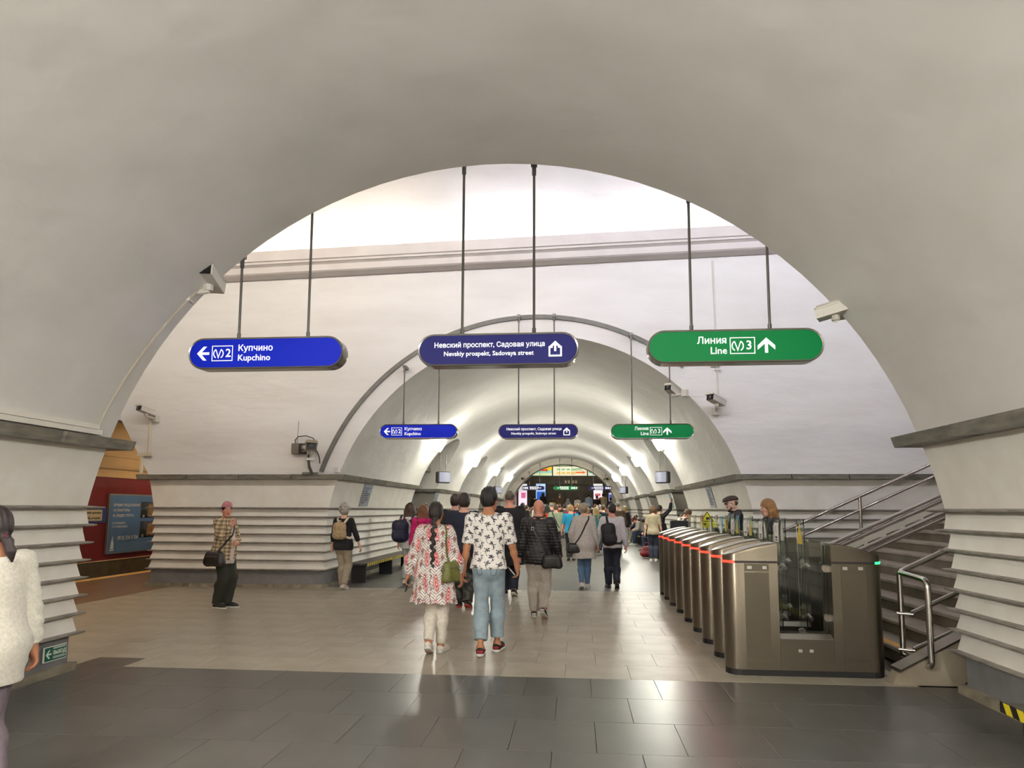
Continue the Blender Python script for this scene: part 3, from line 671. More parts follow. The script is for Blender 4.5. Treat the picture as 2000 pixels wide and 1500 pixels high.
line_plate(1, 23.45, .42, 'pale blue line map at the wall corner under the raised hand', 5, body=mat('plate_pale', (150, 178, 184), .4)); line_plate(-1, 23.2, .55, 'pale station list on the second pier on the left', 7)
line_plate(1, 30.9, .5, 'narrow station list on the third pier on the right', 8)

# ================================================================== ad board and name strip on the track wall
XW = XT+.03; FX = (pi/2, 0, pi/2)
t = thing('advert_board', 'blue apartment advert board on the red track wall', 'advert', (XT, 18.3, .25))
m = MB(); m.box((.03, 1.75, .83), (.06, 3.5, 1.68)); obj('frame', m, mat('ad_frame', (150, 156, 162), .4, metal=.5), t)
m = MB(); m.box((.063, 1.75, .83), (.006, 3.40, 1.60)); obj('panel', m, mat('ad_blue', (92, 134, 190), .5, noise=(.8, 2), col2=(80, 118, 172)), t)
adw = mat('ad_white', (240, 240, 240), .6)
for b, sz, u, v, wd in (('ЛУЧШИЕ ПРЕДЛОЖЕНИЯ', .12, .17, 1.35, 1.18), ('НА КВАРТИРЫ', .12, .17, 1.20, .72), ('В «ЛИДЕР ГРУПП»', .12, .17, 1.05, .92), ('В СТРОЯЩИХСЯ', .075, .17, .84, .55), ('И ГОТОВЫХ ДОМАХ', .075, .17, .74, .66), ('(812) 336 0 336', .15, .42, .42, .92)):
    o = text(b, sz, adw, (.068, u, v), FX, t, bold=sz*.012); fit(o, wd)
m = MB()
for k in range(5): m.add([(.068, y_, z_) for y_, z_ in ((.4, .26-.045*k), (2.6, .26-.045*k), (2.6, .268-.045*k), (.4, .268-.045*k))], [(0, 1, 2, 3)])
obj('small_print', m, mat('ad_pale', (150, 172, 200), .6), t)
m = MB(); m.add([(.068, u, v) for u, v in ((.13, .12), (.27, .12), (.27, .3), (.235, .34), (.235, .44), (.215, .5), (.18, .36), (.16, .32))], [tuple(range(8))]); m.add([(.068, u, v) for u, v in ((.1, .08), (.3, .08), (.3, .105), (.1, .105))], [(0, 1, 2, 3)]); obj('tower_symbol', m, adw, t)
for z0, sky, wall_, y0 in ((.98, (76, 88, 104), (176, 146, 96), 1.42), (.40, (96, 96, 118), (188, 132, 84), 1.42)):
    h = .48; m = MB(); m.add([(.068, u, v) for u, v in ((y0, z0), (y0+1.0, z0), (y0+1.0, z0+h), (y0, z0+h))], [(0, 1, 2, 3)]); p = obj('picture', m, mat('ad_sky%d' % int(z0*100), sky, .6, noise=(3, 3), col2=(54, 60, 74)), t)
    m = MB(); m.add([(.07, y0+u, z0+v) for u, v in ((.36, .03), (.98, .03), (.98, .40), (.52, .44), (.36, .38))], [(0, 1, 2, 3, 4)]); obj('building', m, mat('ad_wall%d' % int(z0*100), wall_, .6, noise=(12, 3), col2=(120, 92, 60)), p)
    m = MB(); m.add([(.07, y0+u, z0+v) for u, v in ((.0, .0), (.3, .0), (.3, .2), (.16, .25), (0, .22))], [(0, 1, 2, 3, 4)]); m.add([(.07, y0+u, z0+v) for u, v in ((0, 0), (1, 0), (1, .05), (0, .05))], [(0, 1, 2, 3)]); obj('trees', m, mat('ad_trees', (30, 36, 32), .7), p)
o = text('3,2', .09, adw, (.072, 1.5, 1.03), FX, t, bold=.002); o = text('3,2', .09, adw, (.072, 1.5, .45), FX, t, bold=.002)
t = thing('station_name_strip', 'blue strip with a cream station name plate left of the advert', 'sign', (XT, 16.2, 1.15))
m = MB(); m.box((.02, 1.02, .17), (.04, 2.04, .40)); obj('strip', m, mat('strip_blue', (40, 62, 132), .5), t)
m = MB(); m.bevbox((.045, 1.42, .17), (.02, .86, .30), .008); obj('plate', m, mat('plate_cream', (206, 190, 156), .5), t)
o = text('Невский проспект', .1, ink, (.058, 1.03, .24), FX, t, bold=.001); fit(o, .78); o = text('Nevskiy prospekt', .1, ink, (.058, 1.08, .10), FX, t, bold=.001); fit(o, .68)

# exit sign low on the left wall
xw = XC-hw(.2, R1, Z1)+.014-.01+.01
t = thing('exit_plate', 'small green and white exit plate low on the left wall', 'sign', (xw, 6.0, .135))
m = MB(); m.box((.002, .14, .068), (.012, .28, .136)); obj('plate', m, mat('plate_white', (226, 232, 222), .4), t)
eg = mat('exit_green', (10, 92, 74), .4); m = MB(); m.box((.009, .054, .068), (.003, .092, .12)); m.box((.009, .188, .068), (.003, .168, .12)); obj('green_field', m, eg, t)
ew = mat('plate_print', (226, 236, 222), .5); o = text('ВЫХОД', .06, ew, (.0115, .108, .072), FX, t, bold=.0012); fit(o, .155)
m = arrow(.052, .068, .07, R(90), 0); m.v = [(.0115-p[1]*.5, p[0], p[2]) for p in m.v]; obj('arrow', m, ew, t)
m = MB()
for v in (.024, .036, .108, .118): m.add([(.0112, a, b) for a, b in ((.108, v), (.262, v), (.262, v+.006), (.108, v+.006))], [(0, 1, 2, 3)])
obj('small_print', m, ew, t)

# ================================================================== benches with hazard edging
def bench(x0, x1, y0, y1, z, edge_x, label, dark=True):
    t = thing('bench', label, 'bench', ((x0+x1)/2, (y0+y1)/2, 0)); cx, cy = (x0+x1)/2, (y0+y1)/2; L = y1-y0; wd = x1-x0
    m = MB(); m.bevbox((0, 0, z-.02), (wd, L, .04), .006); obj('seat', m, mat('bench_seat', (96, 92, 86), .35, metal=.3, noise=(6, 3), col2=(76, 73, 68)), t)
    for k in range(max(2, int(L/1.6)+1)):
        n = max(2, int(L/1.6)+1); yy = -L/2+.15+(L-.3)*k/(n-1); m = MB(); m.box((0, yy, (z-.04)/2), (wd*.7, .05, z-.04)); obj('support', m, dark_m, t)
    ex = edge_x-cx; yl = mat('hazard_yellow', (226, 206, 40), .5); bl = mat('hazard_black', (26, 24, 22), .5); n = max(4, int(L/.14)); n = min(n, 60)
    m = MB(); m.box((ex, 0, z-.022), (.006, L, .07)); ed = obj('edge_strip', m, bl, t)
    m = MB(); sg = 1 if ex > 0 else -1; st = L/n
    for k in range(n):
        a = -L/2+st*k; m.add([(ex+sg*.0045, a+st*u, z-.056+.068*v) for u, v in ((.0, 0), (.5, 0), (.75, 1), (.25, 1))], [(0, 1, 2, 3)])
    obj('hazard_stripes', m, yl, ed)
    return t
bench(2.80, 3.2, 2.2, 5.02, .27, 2.80, 'low bench with yellow and black edge on the near right wall')
bench(-4.72, -4.28, 14.15, 18.6, .40, -4.28, 'low dark bench with yellow striped edge along the left wall of the far hall')
bench(2.72, 3.2, 22.9, 27.0, .42, 2.72, 'bench on the right wall of the far hall nearest the gates'); bench(2.72, 3.2, 29.9, 34.2, .42, 2.72, 'bench further along the right wall of the far hall')
bench(-4.72, -4.24, 22.8, 26.9, .42, -4.24, 'bench at the second pier on the left')

# ================================================================== adverts of the end hall
def lit(name, x0, x1, z0, z1, y, col, label, e=.9, parts=()):
    t = thing(name, label, 'advert', ((x0+x1)/2, y, (z0+z1)/2)); a, b = (x1-x0)/2, (z1-z0)/2
    m = MB(); m.box((0, .06, 0), (2*a+.08, .1, 2*b+.08)); obj('casing', m, black_m, t)
    m = MB(); m.add([(-a, 0, -b), (a, 0, -b), (a, 0, b), (-a, 0, b)], [(0, 1, 2, 3)]); obj('screen', m, mat('lit_%d_%d_%d_%d' % (*col, e*100), col, .4, emit=e), t)
    for k, (nm, c_, u0, u1, v0, v1) in enumerate(parts):
        m = MB(); yy = -.004-.003*k
        if nm == 'arrow':
            h = (v1-v0)/2; cy_ = (v0+v1)/2; d = u1-u0; m.add([(a*(u0+d*p)*1, yy, b*(cy_+h*q)) for p, q in ((0, .45), (.78, .45), (.78, 1), (1, 0), (.78, -1), (.78, -.45), (0, -.45))], [tuple(range(7))])
        else: m.add([(a*u0, yy, b*v0), (a*u1, yy, b*v0), (a*u1, yy, b*v1), (a*u0, yy, b*v1)], [(0, 1, 2, 3)])
        obj(nm, m, mat('lit_%d_%d_%d_%d' % (*c_, 70), c_, .4, emit=.5), t)
    return t
YB = 51.
lit('lit_advert', -1.6, .88, 3.98, 4.66, YB, (244, 240, 214), 'long pale lit advert with an orange arrow high at the far end', .5,
    [('arrow', (236, 104, 24), .15, .94, -.62, .02)]+[('print_line', (120, 190, 150), -.8+.3*k, -.58+.3*k, .2, .55) for k in range(4)]+[('print_line', (226, 196, 120), -.8+.3*k, -.56+.3*k, -.65, -.15) for k in range(4)]+[('print_line', (110, 170, 140), .3, .7, .35, .6), ('print_line', (160, 170, 90), .2, .8, .1, .2)])
lit('lit_advert', -3.1, -1.68, 3.98, 4.66, YB, (150, 214, 200), 'lit advert in yellow, red and turquoise high at the left of the far end', .5,
    [('colour_field', (248, 206, 40), -1, 1, .2, 1), ('arrow', (220, 70, 40), -.35, .6, -.2, .6), ('colour_field', (232, 240, 180), -1, 1, -.9, -.45)])
lit('lit_advert', .96, 2.3, 3.98, 4.66, YB, (228, 244, 226), 'pale lit advert with a green arrow high at the right of the far end', .5, [('arrow', (40, 190, 130), -.9, -.1, -.6, .2)])
m = MB(); m.box((-.3, 51.05, 4.79), (5.4, .1, .14)); tag(obj('light_strip', m, mat('strip_green', (176, 214, 170), .5, emit=.6)), 'pale green lit strip above the long advert at the far end', 'light')
lit('lit_screen', -2.87, -2.17, 1.75, 3.40, 51.2, (160, 196, 240), 'tall white and blue lit screen left of the distant green sign', .8, [('print_line', (250, 250, 255), -.8, .8, .6, .85), ('colour_field', (50, 110, 220), -.8, .9, -.45, .3), ('colour_field', (250, 250, 255), -1, 1, -1, -.62)])
lit('lit_screen', -3.95, -3.35, 1.75, 3.30, 48.6, (246, 214, 232), 'pink and white lit screen at the far left end', .9, [('colour_field', (252, 250, 252), -1, 1, .3, 1), ('colour_field', (236, 120, 170), -.4, .7, -.3, .2)])
lit('lit_screen', 1.36, 2.02, 1.9, 3.40, 51.2, (244, 232, 238), 'white and red lit screen under the distant right navy sign', .9, [('colour_field', (250, 250, 252), -1, 1, .4, 1), ('print_line', (220, 120, 130), -.7, .5, -.2, .05), ('print_line', (220, 120, 130), -.5, .8, -.6, -.35)])
lit('lit_screen', 2.46, 3.02, 1.85, 2.75, 51.2, (196, 190, 226), 'small violet lit screen at the far right end', .8, [('colour_field', (90, 110, 210), -.9, -.2, -.8, .7), ('print_line', (220, 150, 160), .1, .9, -.1, .2)])
m = MB()
for k in range(4): m.box((-.55+.2*k, 53.42, 3.8), (.11, .05, .2))
t = thing('notice_row', 'row of small pale notices on the dark beam at the far end', 'notice', (-.25, 53.4, 3.62))
for k, u in enumerate((-.45, -.22, .12, .34)):
    m = MB(); m.box((u, 0, 0), (.14, .03, .22)); obj('notice', m, mat('notice_pale', (190, 182, 160), .6), t)
# ================================================================== dead insect-like crack on the vault
f_ = lambda x, y: (x, y, Z1+sqrt(R1**2-(x-XC)**2)-.004)
m = MB(); m.tube([f_(.43, 3.42), f_(.47, 3.35), f_(.52, 3.36), f_(.555, 3.3)], [.002, .004, .003, .002], 5); m.tube([f_(.555, 3.3), f_(.575, 3.25)], [.009, .006], 6); m.tube([f_(.44, 3.42), f_(.45, 3.5)], .0018, 4); m.tube([f_(.47, 3.35), f_(.45, 3.29)], .0018, 4)
tag(obj('paint_crack', m, mat('crack_brown', (70, 58, 44), .8)), 'small dark crack with flaking paint on the near vault', 'crack')
# ================================================================== turnstiles
led_r = mat('led_red', (255, 24, 14), .4, emit=16.); led_g = mat('led_green', (30, 230, 90), .4, emit=7.)
glass = mat('gate_glass', (244, 251, 246), .02, trans=1., spec=.5)
stk_w = mat('sticker_white', (232, 228, 220), .5); stk_y = mat('sticker_yellow', (232, 200, 20), .5)
W = .14
def ztl(x): # top of the left pedestal (x from its front end)
    return 1.105+.125*sin(min(max(x/.56, 0), 1)*pi/2)
def half(n=10): return [(.13-.13*cos(t), W*sin(t)) for t in np.linspace(-pi/2, pi/2, n)][::1]
def outline():  # plan of the left pedestal, counter clockwise from the back corner
    arc = [(.13-.13*cos(t), -W*sin(t)) for t in np.linspace(-pi/2, pi/2, 11)]
    return [(.48, W), (.30, W)]+arc+[(.30, -W), (.48, -W)]
def make_gate():
    t = thing('turnstile', '-', 'turnstile', (0, 0, 0), 0, 'row of ticket gates before the stairs')
    pl = outline(); n = len(pl)
    def ped(fx, name, led_m):
        m = MB(); vv = [(x, y, .055) for x, y in pl]+[(x, y, ztl(x)-.022) for x, y in pl]+[(x*.985+.003, y*.93, ztl(x)) for x, y in pl]
        m.add(vv, [(i, (i+1) % n, n+(i+1) % n, n+i) for i in range(n)]+[(n+i, n+(i+1) % n, 2*n+(i+1) % n, 2*n+i) for i in range(n)])
        m.v = [(fx(p[0]), p[1], p[2]) for p in m.v]; o = obj(name, m, [steel, steel_dark], t, smooth=30)
        for p in o.data.polygons:
            if abs(p.normal.y) > .97: p.material_index = 1  # flat sides take darker steel in place of a dark reflection
        # lid strips across the curved top
        xs = [p[0] for p in pl[1:8]]; m = MB(); tops = [(x, .93*W if x > .13 else .93*W*sqrt(max(0, 1-((.13-x)/.13)**2))) for x in (.002, .02, .06, .13, .2, .27, .34, .41, .48)]
        m.grid([[(fx(x*.985+.003), -w_, ztl(x)+.0005), (fx(x*.985+.003), w_, ztl(x)+.0005)] for x, w_ in tops]); obj('lid', m, mat('steel_lid', (214, 210, 202), .32, metal=.75), o, smooth='all')
        m = MB(); q = [(x, y*1.004+(0), ) for x, y in pl]; m.grid([[(fx(x-.0025 if x < .13 else x), y*1.018, z) for x, y in pl] for z in (1.036, 1.056)]); obj('led_band', m, mat('led_band_dark', (40, 36, 36), .3), o)
        m = MB(); arc = pl[3:12]; m.grid([[(fx(x-.005), y*1.03, z) for x, y in arc] for z in (1.036, 1.056)]); obj('led_strip', m, led_m, o)
        for s_ in (-1, 1): m = MB(); m.box((fx(.285), s_*(W+.001), .555), (.225, .008, .79)); obj('side_panel', m, steel_dark, o)
        for s_ in (-1, 1):
            for z0, h_ in ((.995, .07), (.10, .08)): m = MB(); m.box((fx(.285), s_*(W+.001), z0), (.225, .007, h_)); obj('trim_panel', m, steel_dark, o)
        m = MB()
        for s_ in (-1, 1):
            for u in (.22, .36): m.bevbox((fx(u), s_*(W+.006), .995), (.045, .006, .03), .003)
        obj('reader_plate', m, mat('reader_plate', (196, 192, 184), .4, metal=.5), o)
        return o
    ped(lambda x: x, 'entry_pedestal', led_r); ped(lambda x: 1.45-x, 'exit_pedestal', led_g)
    m = MB(); m.prism([(-W, .055), (W, .055), (W, .34), (W*.45, .375), (-W*.45, .375), (-W, .34)], .482, .968, 'X'); b = obj('base_box', m, steel_dark, t)
    m = MB(); 
    for s_ in (-1, 1): m.prism([(s_*W*1.01, .342), (s_*W*.46, .378), (s_*W*.46, .374), (s_*W*1.01, .338)], .485, .965, 'X')
    obj('sill', m, mat('steel_sill', (190, 184, 172), .28, metal=.9), b)
    m = MB(); 
    for u in (.66, .76): m.bevbox((u, -W-.002, .235), (.035, .005, .028), .002)
    obj('reader_plate', m, mat('reader_plate', (196, 192, 184)), b)
    m = MB(); a = [(.13-.125*cos(t), -.132*sin(t)) for t in np.linspace(-pi/2, pi/2, 9)]; base = a+[(1.45-x, y) for x, y in a[::-1]]
    m.prism(base, 0, .056, 'Z'); obj('plinth', m, black_m, t)
    m = MB(); m.box((.725, 0, .80), (.47, .008, .84)); g = obj('glass_screen', m, glass, t)
    for u, z in ((.49, .98), (.49, .52), (.96, .98), (.96, .52), (.725, .385)): m = MB(); m.lathe([(.034, -.014), (.038, -.008), (.038, .008), (.034, .014)], 10, M=Matrix.Translation((u, 0, z)) @ Matrix.Rotation(pi/2, 4, 'X')); obj('clamp', m, chrome, g, smooth=30)
    m = MB(); rim = [(.50, .39), (.95, .39), (.95, 1.2), (.50, 1.2)]; 
    for (a0, b0), (a1, b1) in ((rim[0], rim[1]), (rim[1], rim[2]), (rim[3], rim[0])): m.tube([(a0, 0, b0), (a1, 0, b1)], .006, 5)
    obj('screen_rim', m, dark_m, g)
    # two glass leaves swung towards the next gate
    for u, top in ((.60, 1.44), (.83, 1.45)):
        m = MB(); pr = [(.17, .28), (.385, .28), (.385, top-.06), (.37, top-.02), (.33, top), (.17, top)]; m.prism([(y, z) for y, z in pr], u-.005, u+.005, 'X'); lf = obj('glass_leaf', m, glass, t)
        m = MB()
        for z in (.98, .50):
            m.tube([(u, .03, z), (u, .12, z+.02), (u-.012, .2, z-.01), (u-.012, .27, z-.015)], [.018, .024, .018, .012], 8); m.box((u-.012, .25, z-.012), (.02, .05, .035))
        obj('hinge_arm', m, mat('hinge_white', (222, 220, 214), .25, metal=.3), lf, smooth=40)
    return t
gate = make_gate()
GY = [6.96, 7.69, 8.44, 9.20, 9.98, 10.83, 11.58, 12.34, 13.02]
GX = [1.42, 1.455, 1.47, 1.485, 1.495, 1.51, 1.51, 1.52, 1.53]
ordn = ['nearest', 'second', 'third', 'fourth', 'fifth', 'sixth', 'seventh', 'eighth', 'farthest']
gates = []
for k in range(9):
    lb = '%s steel ticket gate of the row before the stairs%s' % (ordn[k], '' if 0 < k < 8 else (', its whole side in view' if k == 0 else ', next to the far wall'))
    o = gate if k == 0 else dup(gate)
    o.location = (GX[k], GY[k], 0); o['label'] = lb; gates.append(o)
# stickers on the leaves
ink2 = mat('ink_black', (30, 28, 28), .6)
def sticker(g, u, kind):
    o = None
    m = MB(); x = u-.007
    if kind == 'w':
        m.add([(x, y, z) for y, z in ((.20, 1.22), (.34, 1.22), (.34, 1.41), (.20, 1.41))], [(0, 1, 2, 3)]); m.v = [(a, b, c) for a, b, c in m.v]; o = obj('notice', m, stk_w, g)
        m = MB(); m.add([(x-.001, y, z) for y, z in ((.262, 1.31), (.275, 1.31), (.285, 1.36), (.278, 1.385), (.262, 1.385), (.27, 1.35))], [tuple(range(6))]); m.add([(x-.001, y, z) for y, z in ((.23, 1.255), (.31, 1.255), (.31, 1.275), (.23, 1.275))], [(0, 1, 2, 3)]); m.add([(x-.001, y, z) for y, z in ((.24, 1.232), (.30, 1.232), (.30, 1.247), (.24, 1.247))], [(0, 1, 2, 3)]); obj('print', m, ink2, o)
    else:
        c = stk_y if kind == 'y' else stk_w
        m.add([(x, y, z) for y, z in ((.21, 1.2), (.35, 1.2), (.345, 1.27), (.28, 1.41), (.215, 1.27))], [(0, 1, 2, 3, 4)]); o = obj('triangle_sticker', m, c, g)
    # on the other side too
    return o
for k, a, b in ((0, 'w', 'y'), (1, 'w', 't'), (2, 'w', 't'), (3, 'w', 'y'), (4, 't', 'y'), (5, 't', 'y'), (6, 't', None), (7, None, 'y')):
    if a: sticker(gates[k], .60, a)
    if b: sticker(gates[k], .83, b)
# yellow warning notice standing by the last gates
t = thing('warning_notice', 'yellow triangular warning notice above the far ticket gates', 'sign', (2.22, 12.0, 0), 0)
m = MB(); m.tube([(0, .03, 0), (0, .03, 1.4)], .012, 6); m.lathe([(.1, 0), (.1, .012), (.02, .02)], 12, (0, .03, 0)); obj('post', m, rod_m, t)
m = MB(); m.prism([(-.12, 1.24), (.12, 1.24), (.12, 1.34), (0, 1.52), (-.12, 1.34)], 0, .012, 'Y'); nb = obj('board', m, mat('warn_yellow', (226, 220, 30), .5), t)
m = MB(); stroke(m, [(-.1, 1.345), (.1, 1.345), (0, 1.5)], .012, -.002, True); m.add([(u, -.003, v) for u, v in ((-.02, 1.37), (.03, 1.37), (.03, 1.41), (-.02, 1.41))], [(0, 1, 2, 3)]); m.add([(u, -.003, v) for u, v in ((-.08, 1.285), (-.02, 1.285), (-.02, 1.31), (-.08, 1.31))], [(0, 1, 2, 3)]); obj('print', m, ink2, nb)
t = thing('control_box', 'black control box standing behind the far ticket gates', 'box', (1.98, 13.55, 0)); m = MB(); m.bevbox((0, 0, 1.17), (.34, .16, .32), .02); obj('casing', m, black_m, t); m = MB(); m.tube([(0, 0, 0), (0, 0, 1.02)], .03, 8); obj('post', m, rod_m, t); m = MB(); m.tube([(.02, 0, 1.33), (.02, 0, 1.42), (.05, 0, 1.45)], .01, 6); obj('cable', m, white_pl, t)

# ================================================================== stairs and rails
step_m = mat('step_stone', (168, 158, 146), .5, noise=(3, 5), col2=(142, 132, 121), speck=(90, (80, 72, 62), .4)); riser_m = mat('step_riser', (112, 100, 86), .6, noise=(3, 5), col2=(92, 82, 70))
st = thing('staircase', 'stone staircase climbing to the right behind the ticket gates', 'stairs', (3.25, 9.9, 0))
RUN, RISE = .325, .152
for k in range(20):
    x = RUN*k; z = RISE*(k+1)
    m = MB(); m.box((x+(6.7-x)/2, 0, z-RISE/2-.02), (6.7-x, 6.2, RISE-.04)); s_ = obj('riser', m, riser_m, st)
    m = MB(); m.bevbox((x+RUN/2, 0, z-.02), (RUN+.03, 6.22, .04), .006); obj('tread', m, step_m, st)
m = MB(); m.box((RUN*.0+.055, 0, RISE+.002), (.09, 6.2, .004)); obj('edge_strip', m, mat('strip_ochre', (222, 164, 62), .5), st)
m = MB(); m.prism([(-.46, 0), (-.40, .11), (.2, .44), (1.4, 1.02), (1.4, .72), (.3, .16), (.12, .0)], -3.3, -3.16, 'Y'); obj('stringer', m, mat('stringer', (150, 140, 122), .5, noise=(3, 4), col2=(128, 118, 100)), st)
m = MB(); m.prism([(-.41, .115), (-.39, .135), (.2, .455), (1.4, 1.035), (1.4, 1.02), (.2, .44), (-.40, .11)], -3.32, -3.12, 'Y'); obj('stringer_cap', m, steel, st)
def rail(name, label, paths, r=.021, parts=(), mt=None):
    t = thing(name, label, 'handrail', (0, 0, 0))
    for nm, p, rr in paths:
        m = MB(); m.tube(p, rr, 10); obj(nm, m, mt or chrome, t, smooth=40)
    return t
def rnd(pts, r=.06, n=5):
    """round the corners of a polyline"""
    out = [Vector(pts[0])]
    for i in range(1, len(pts)-1):
        a, b, c = Vector(pts[i-1]), Vector(pts[i]), Vector(pts[i+1]); d1 = (a-b).normalized()*r; d2 = (c-b).normalized()*r
        for t in np.linspace(0, 1, n): out.append((b+d1)*(1-t)**2+b*2*t*(1-t)+(b+d2)*t*t)
    return out+[Vector(pts[-1])]
rail('handrail', 'polished steel looped handrail at the foot of the stairs', [
    ('rail_loop', rnd([(7.5, 7.07, 3.03), (3.1, 7.07, .945), (3.1, 6.53, .92), (3.1, 6.53, .165), (3.1, 7.07, .165)], .07), .027),
    ('post', [(3.1, 7.06, .1), (3.1, 7.06, .94)], .026),
    ('lower_rail', [(3.17, 7.0, .57), (7.5, 7.0, 2.62)], .024), ('lower_rail', [(3.17, 7.0, .235), (7.5, 7.0, 2.28)], .024),
    ('collar', [(3.06, 7.06, .56), (3.18, 6.99, .56)], .016), ('collar', [(3.06, 7.06, .225), (3.18, 6.99, .225)], .016)])
z_ = lambda x, z0: z0+.464*(x-3.779)
rail('handrail', 'long thin double steel handrail along the far wall side of the stairs', [
    ('rail', [(2.95, 12.8, z_(2.95, 1.203)), (9, 12.8, z_(9, 1.203))], .03), ('rail', [(2.95, 12.8, z_(2.95, .972)), (9, 12.8, z_(9, .972))], .026)]
    +[('post', [(x, 12.8, max(.0, .468*(x-3.25))-.05), (x, 12.8, z_(x, 1.19))], .03) for x in (3.05, 5.02, 7.1)])
z2 = lambda x, z0: z0+.458*(x-3.35)
rail('handrail', 'thick paired steel rails with a white panel up the middle of the stairs', [
    ('rail', [(3.05, 9.5, z2(3.05, 1.10)), (9, 9.5, z2(9, 1.10))], .028), ('rail', [(3.05, 9.5, z2(3.05, 1.03)), (9, 9.5, z2(9, 1.03))], .028),
    ('rail', [(3.2, 9.35, z2(3.2, .90)), (9, 9.35, z2(9, .90))], .028), ('rail', [(3.2, 9.35, z2(3.2, .83)), (9, 9.35, z2(9, .83))], .028)]
    +[('post', [(x, 9.5, max(0, .468*(x-3.25))-.04), (x, 9.5, z2(x, 1.09))], .026) for x in (3.15, 5.3, 7.4)])
m = MB(); m.prism([(3.1, z2(3.1, .93)), (9, z2(9, .93)), (9, z2(9, 1.0)), (3.1, z2(3.1, 1.0))], 9.44, 9.47, 'Y'); tag(obj('rail_panel', m, white_pl), 'white sloping panel between the paired stair rails', 'panel')
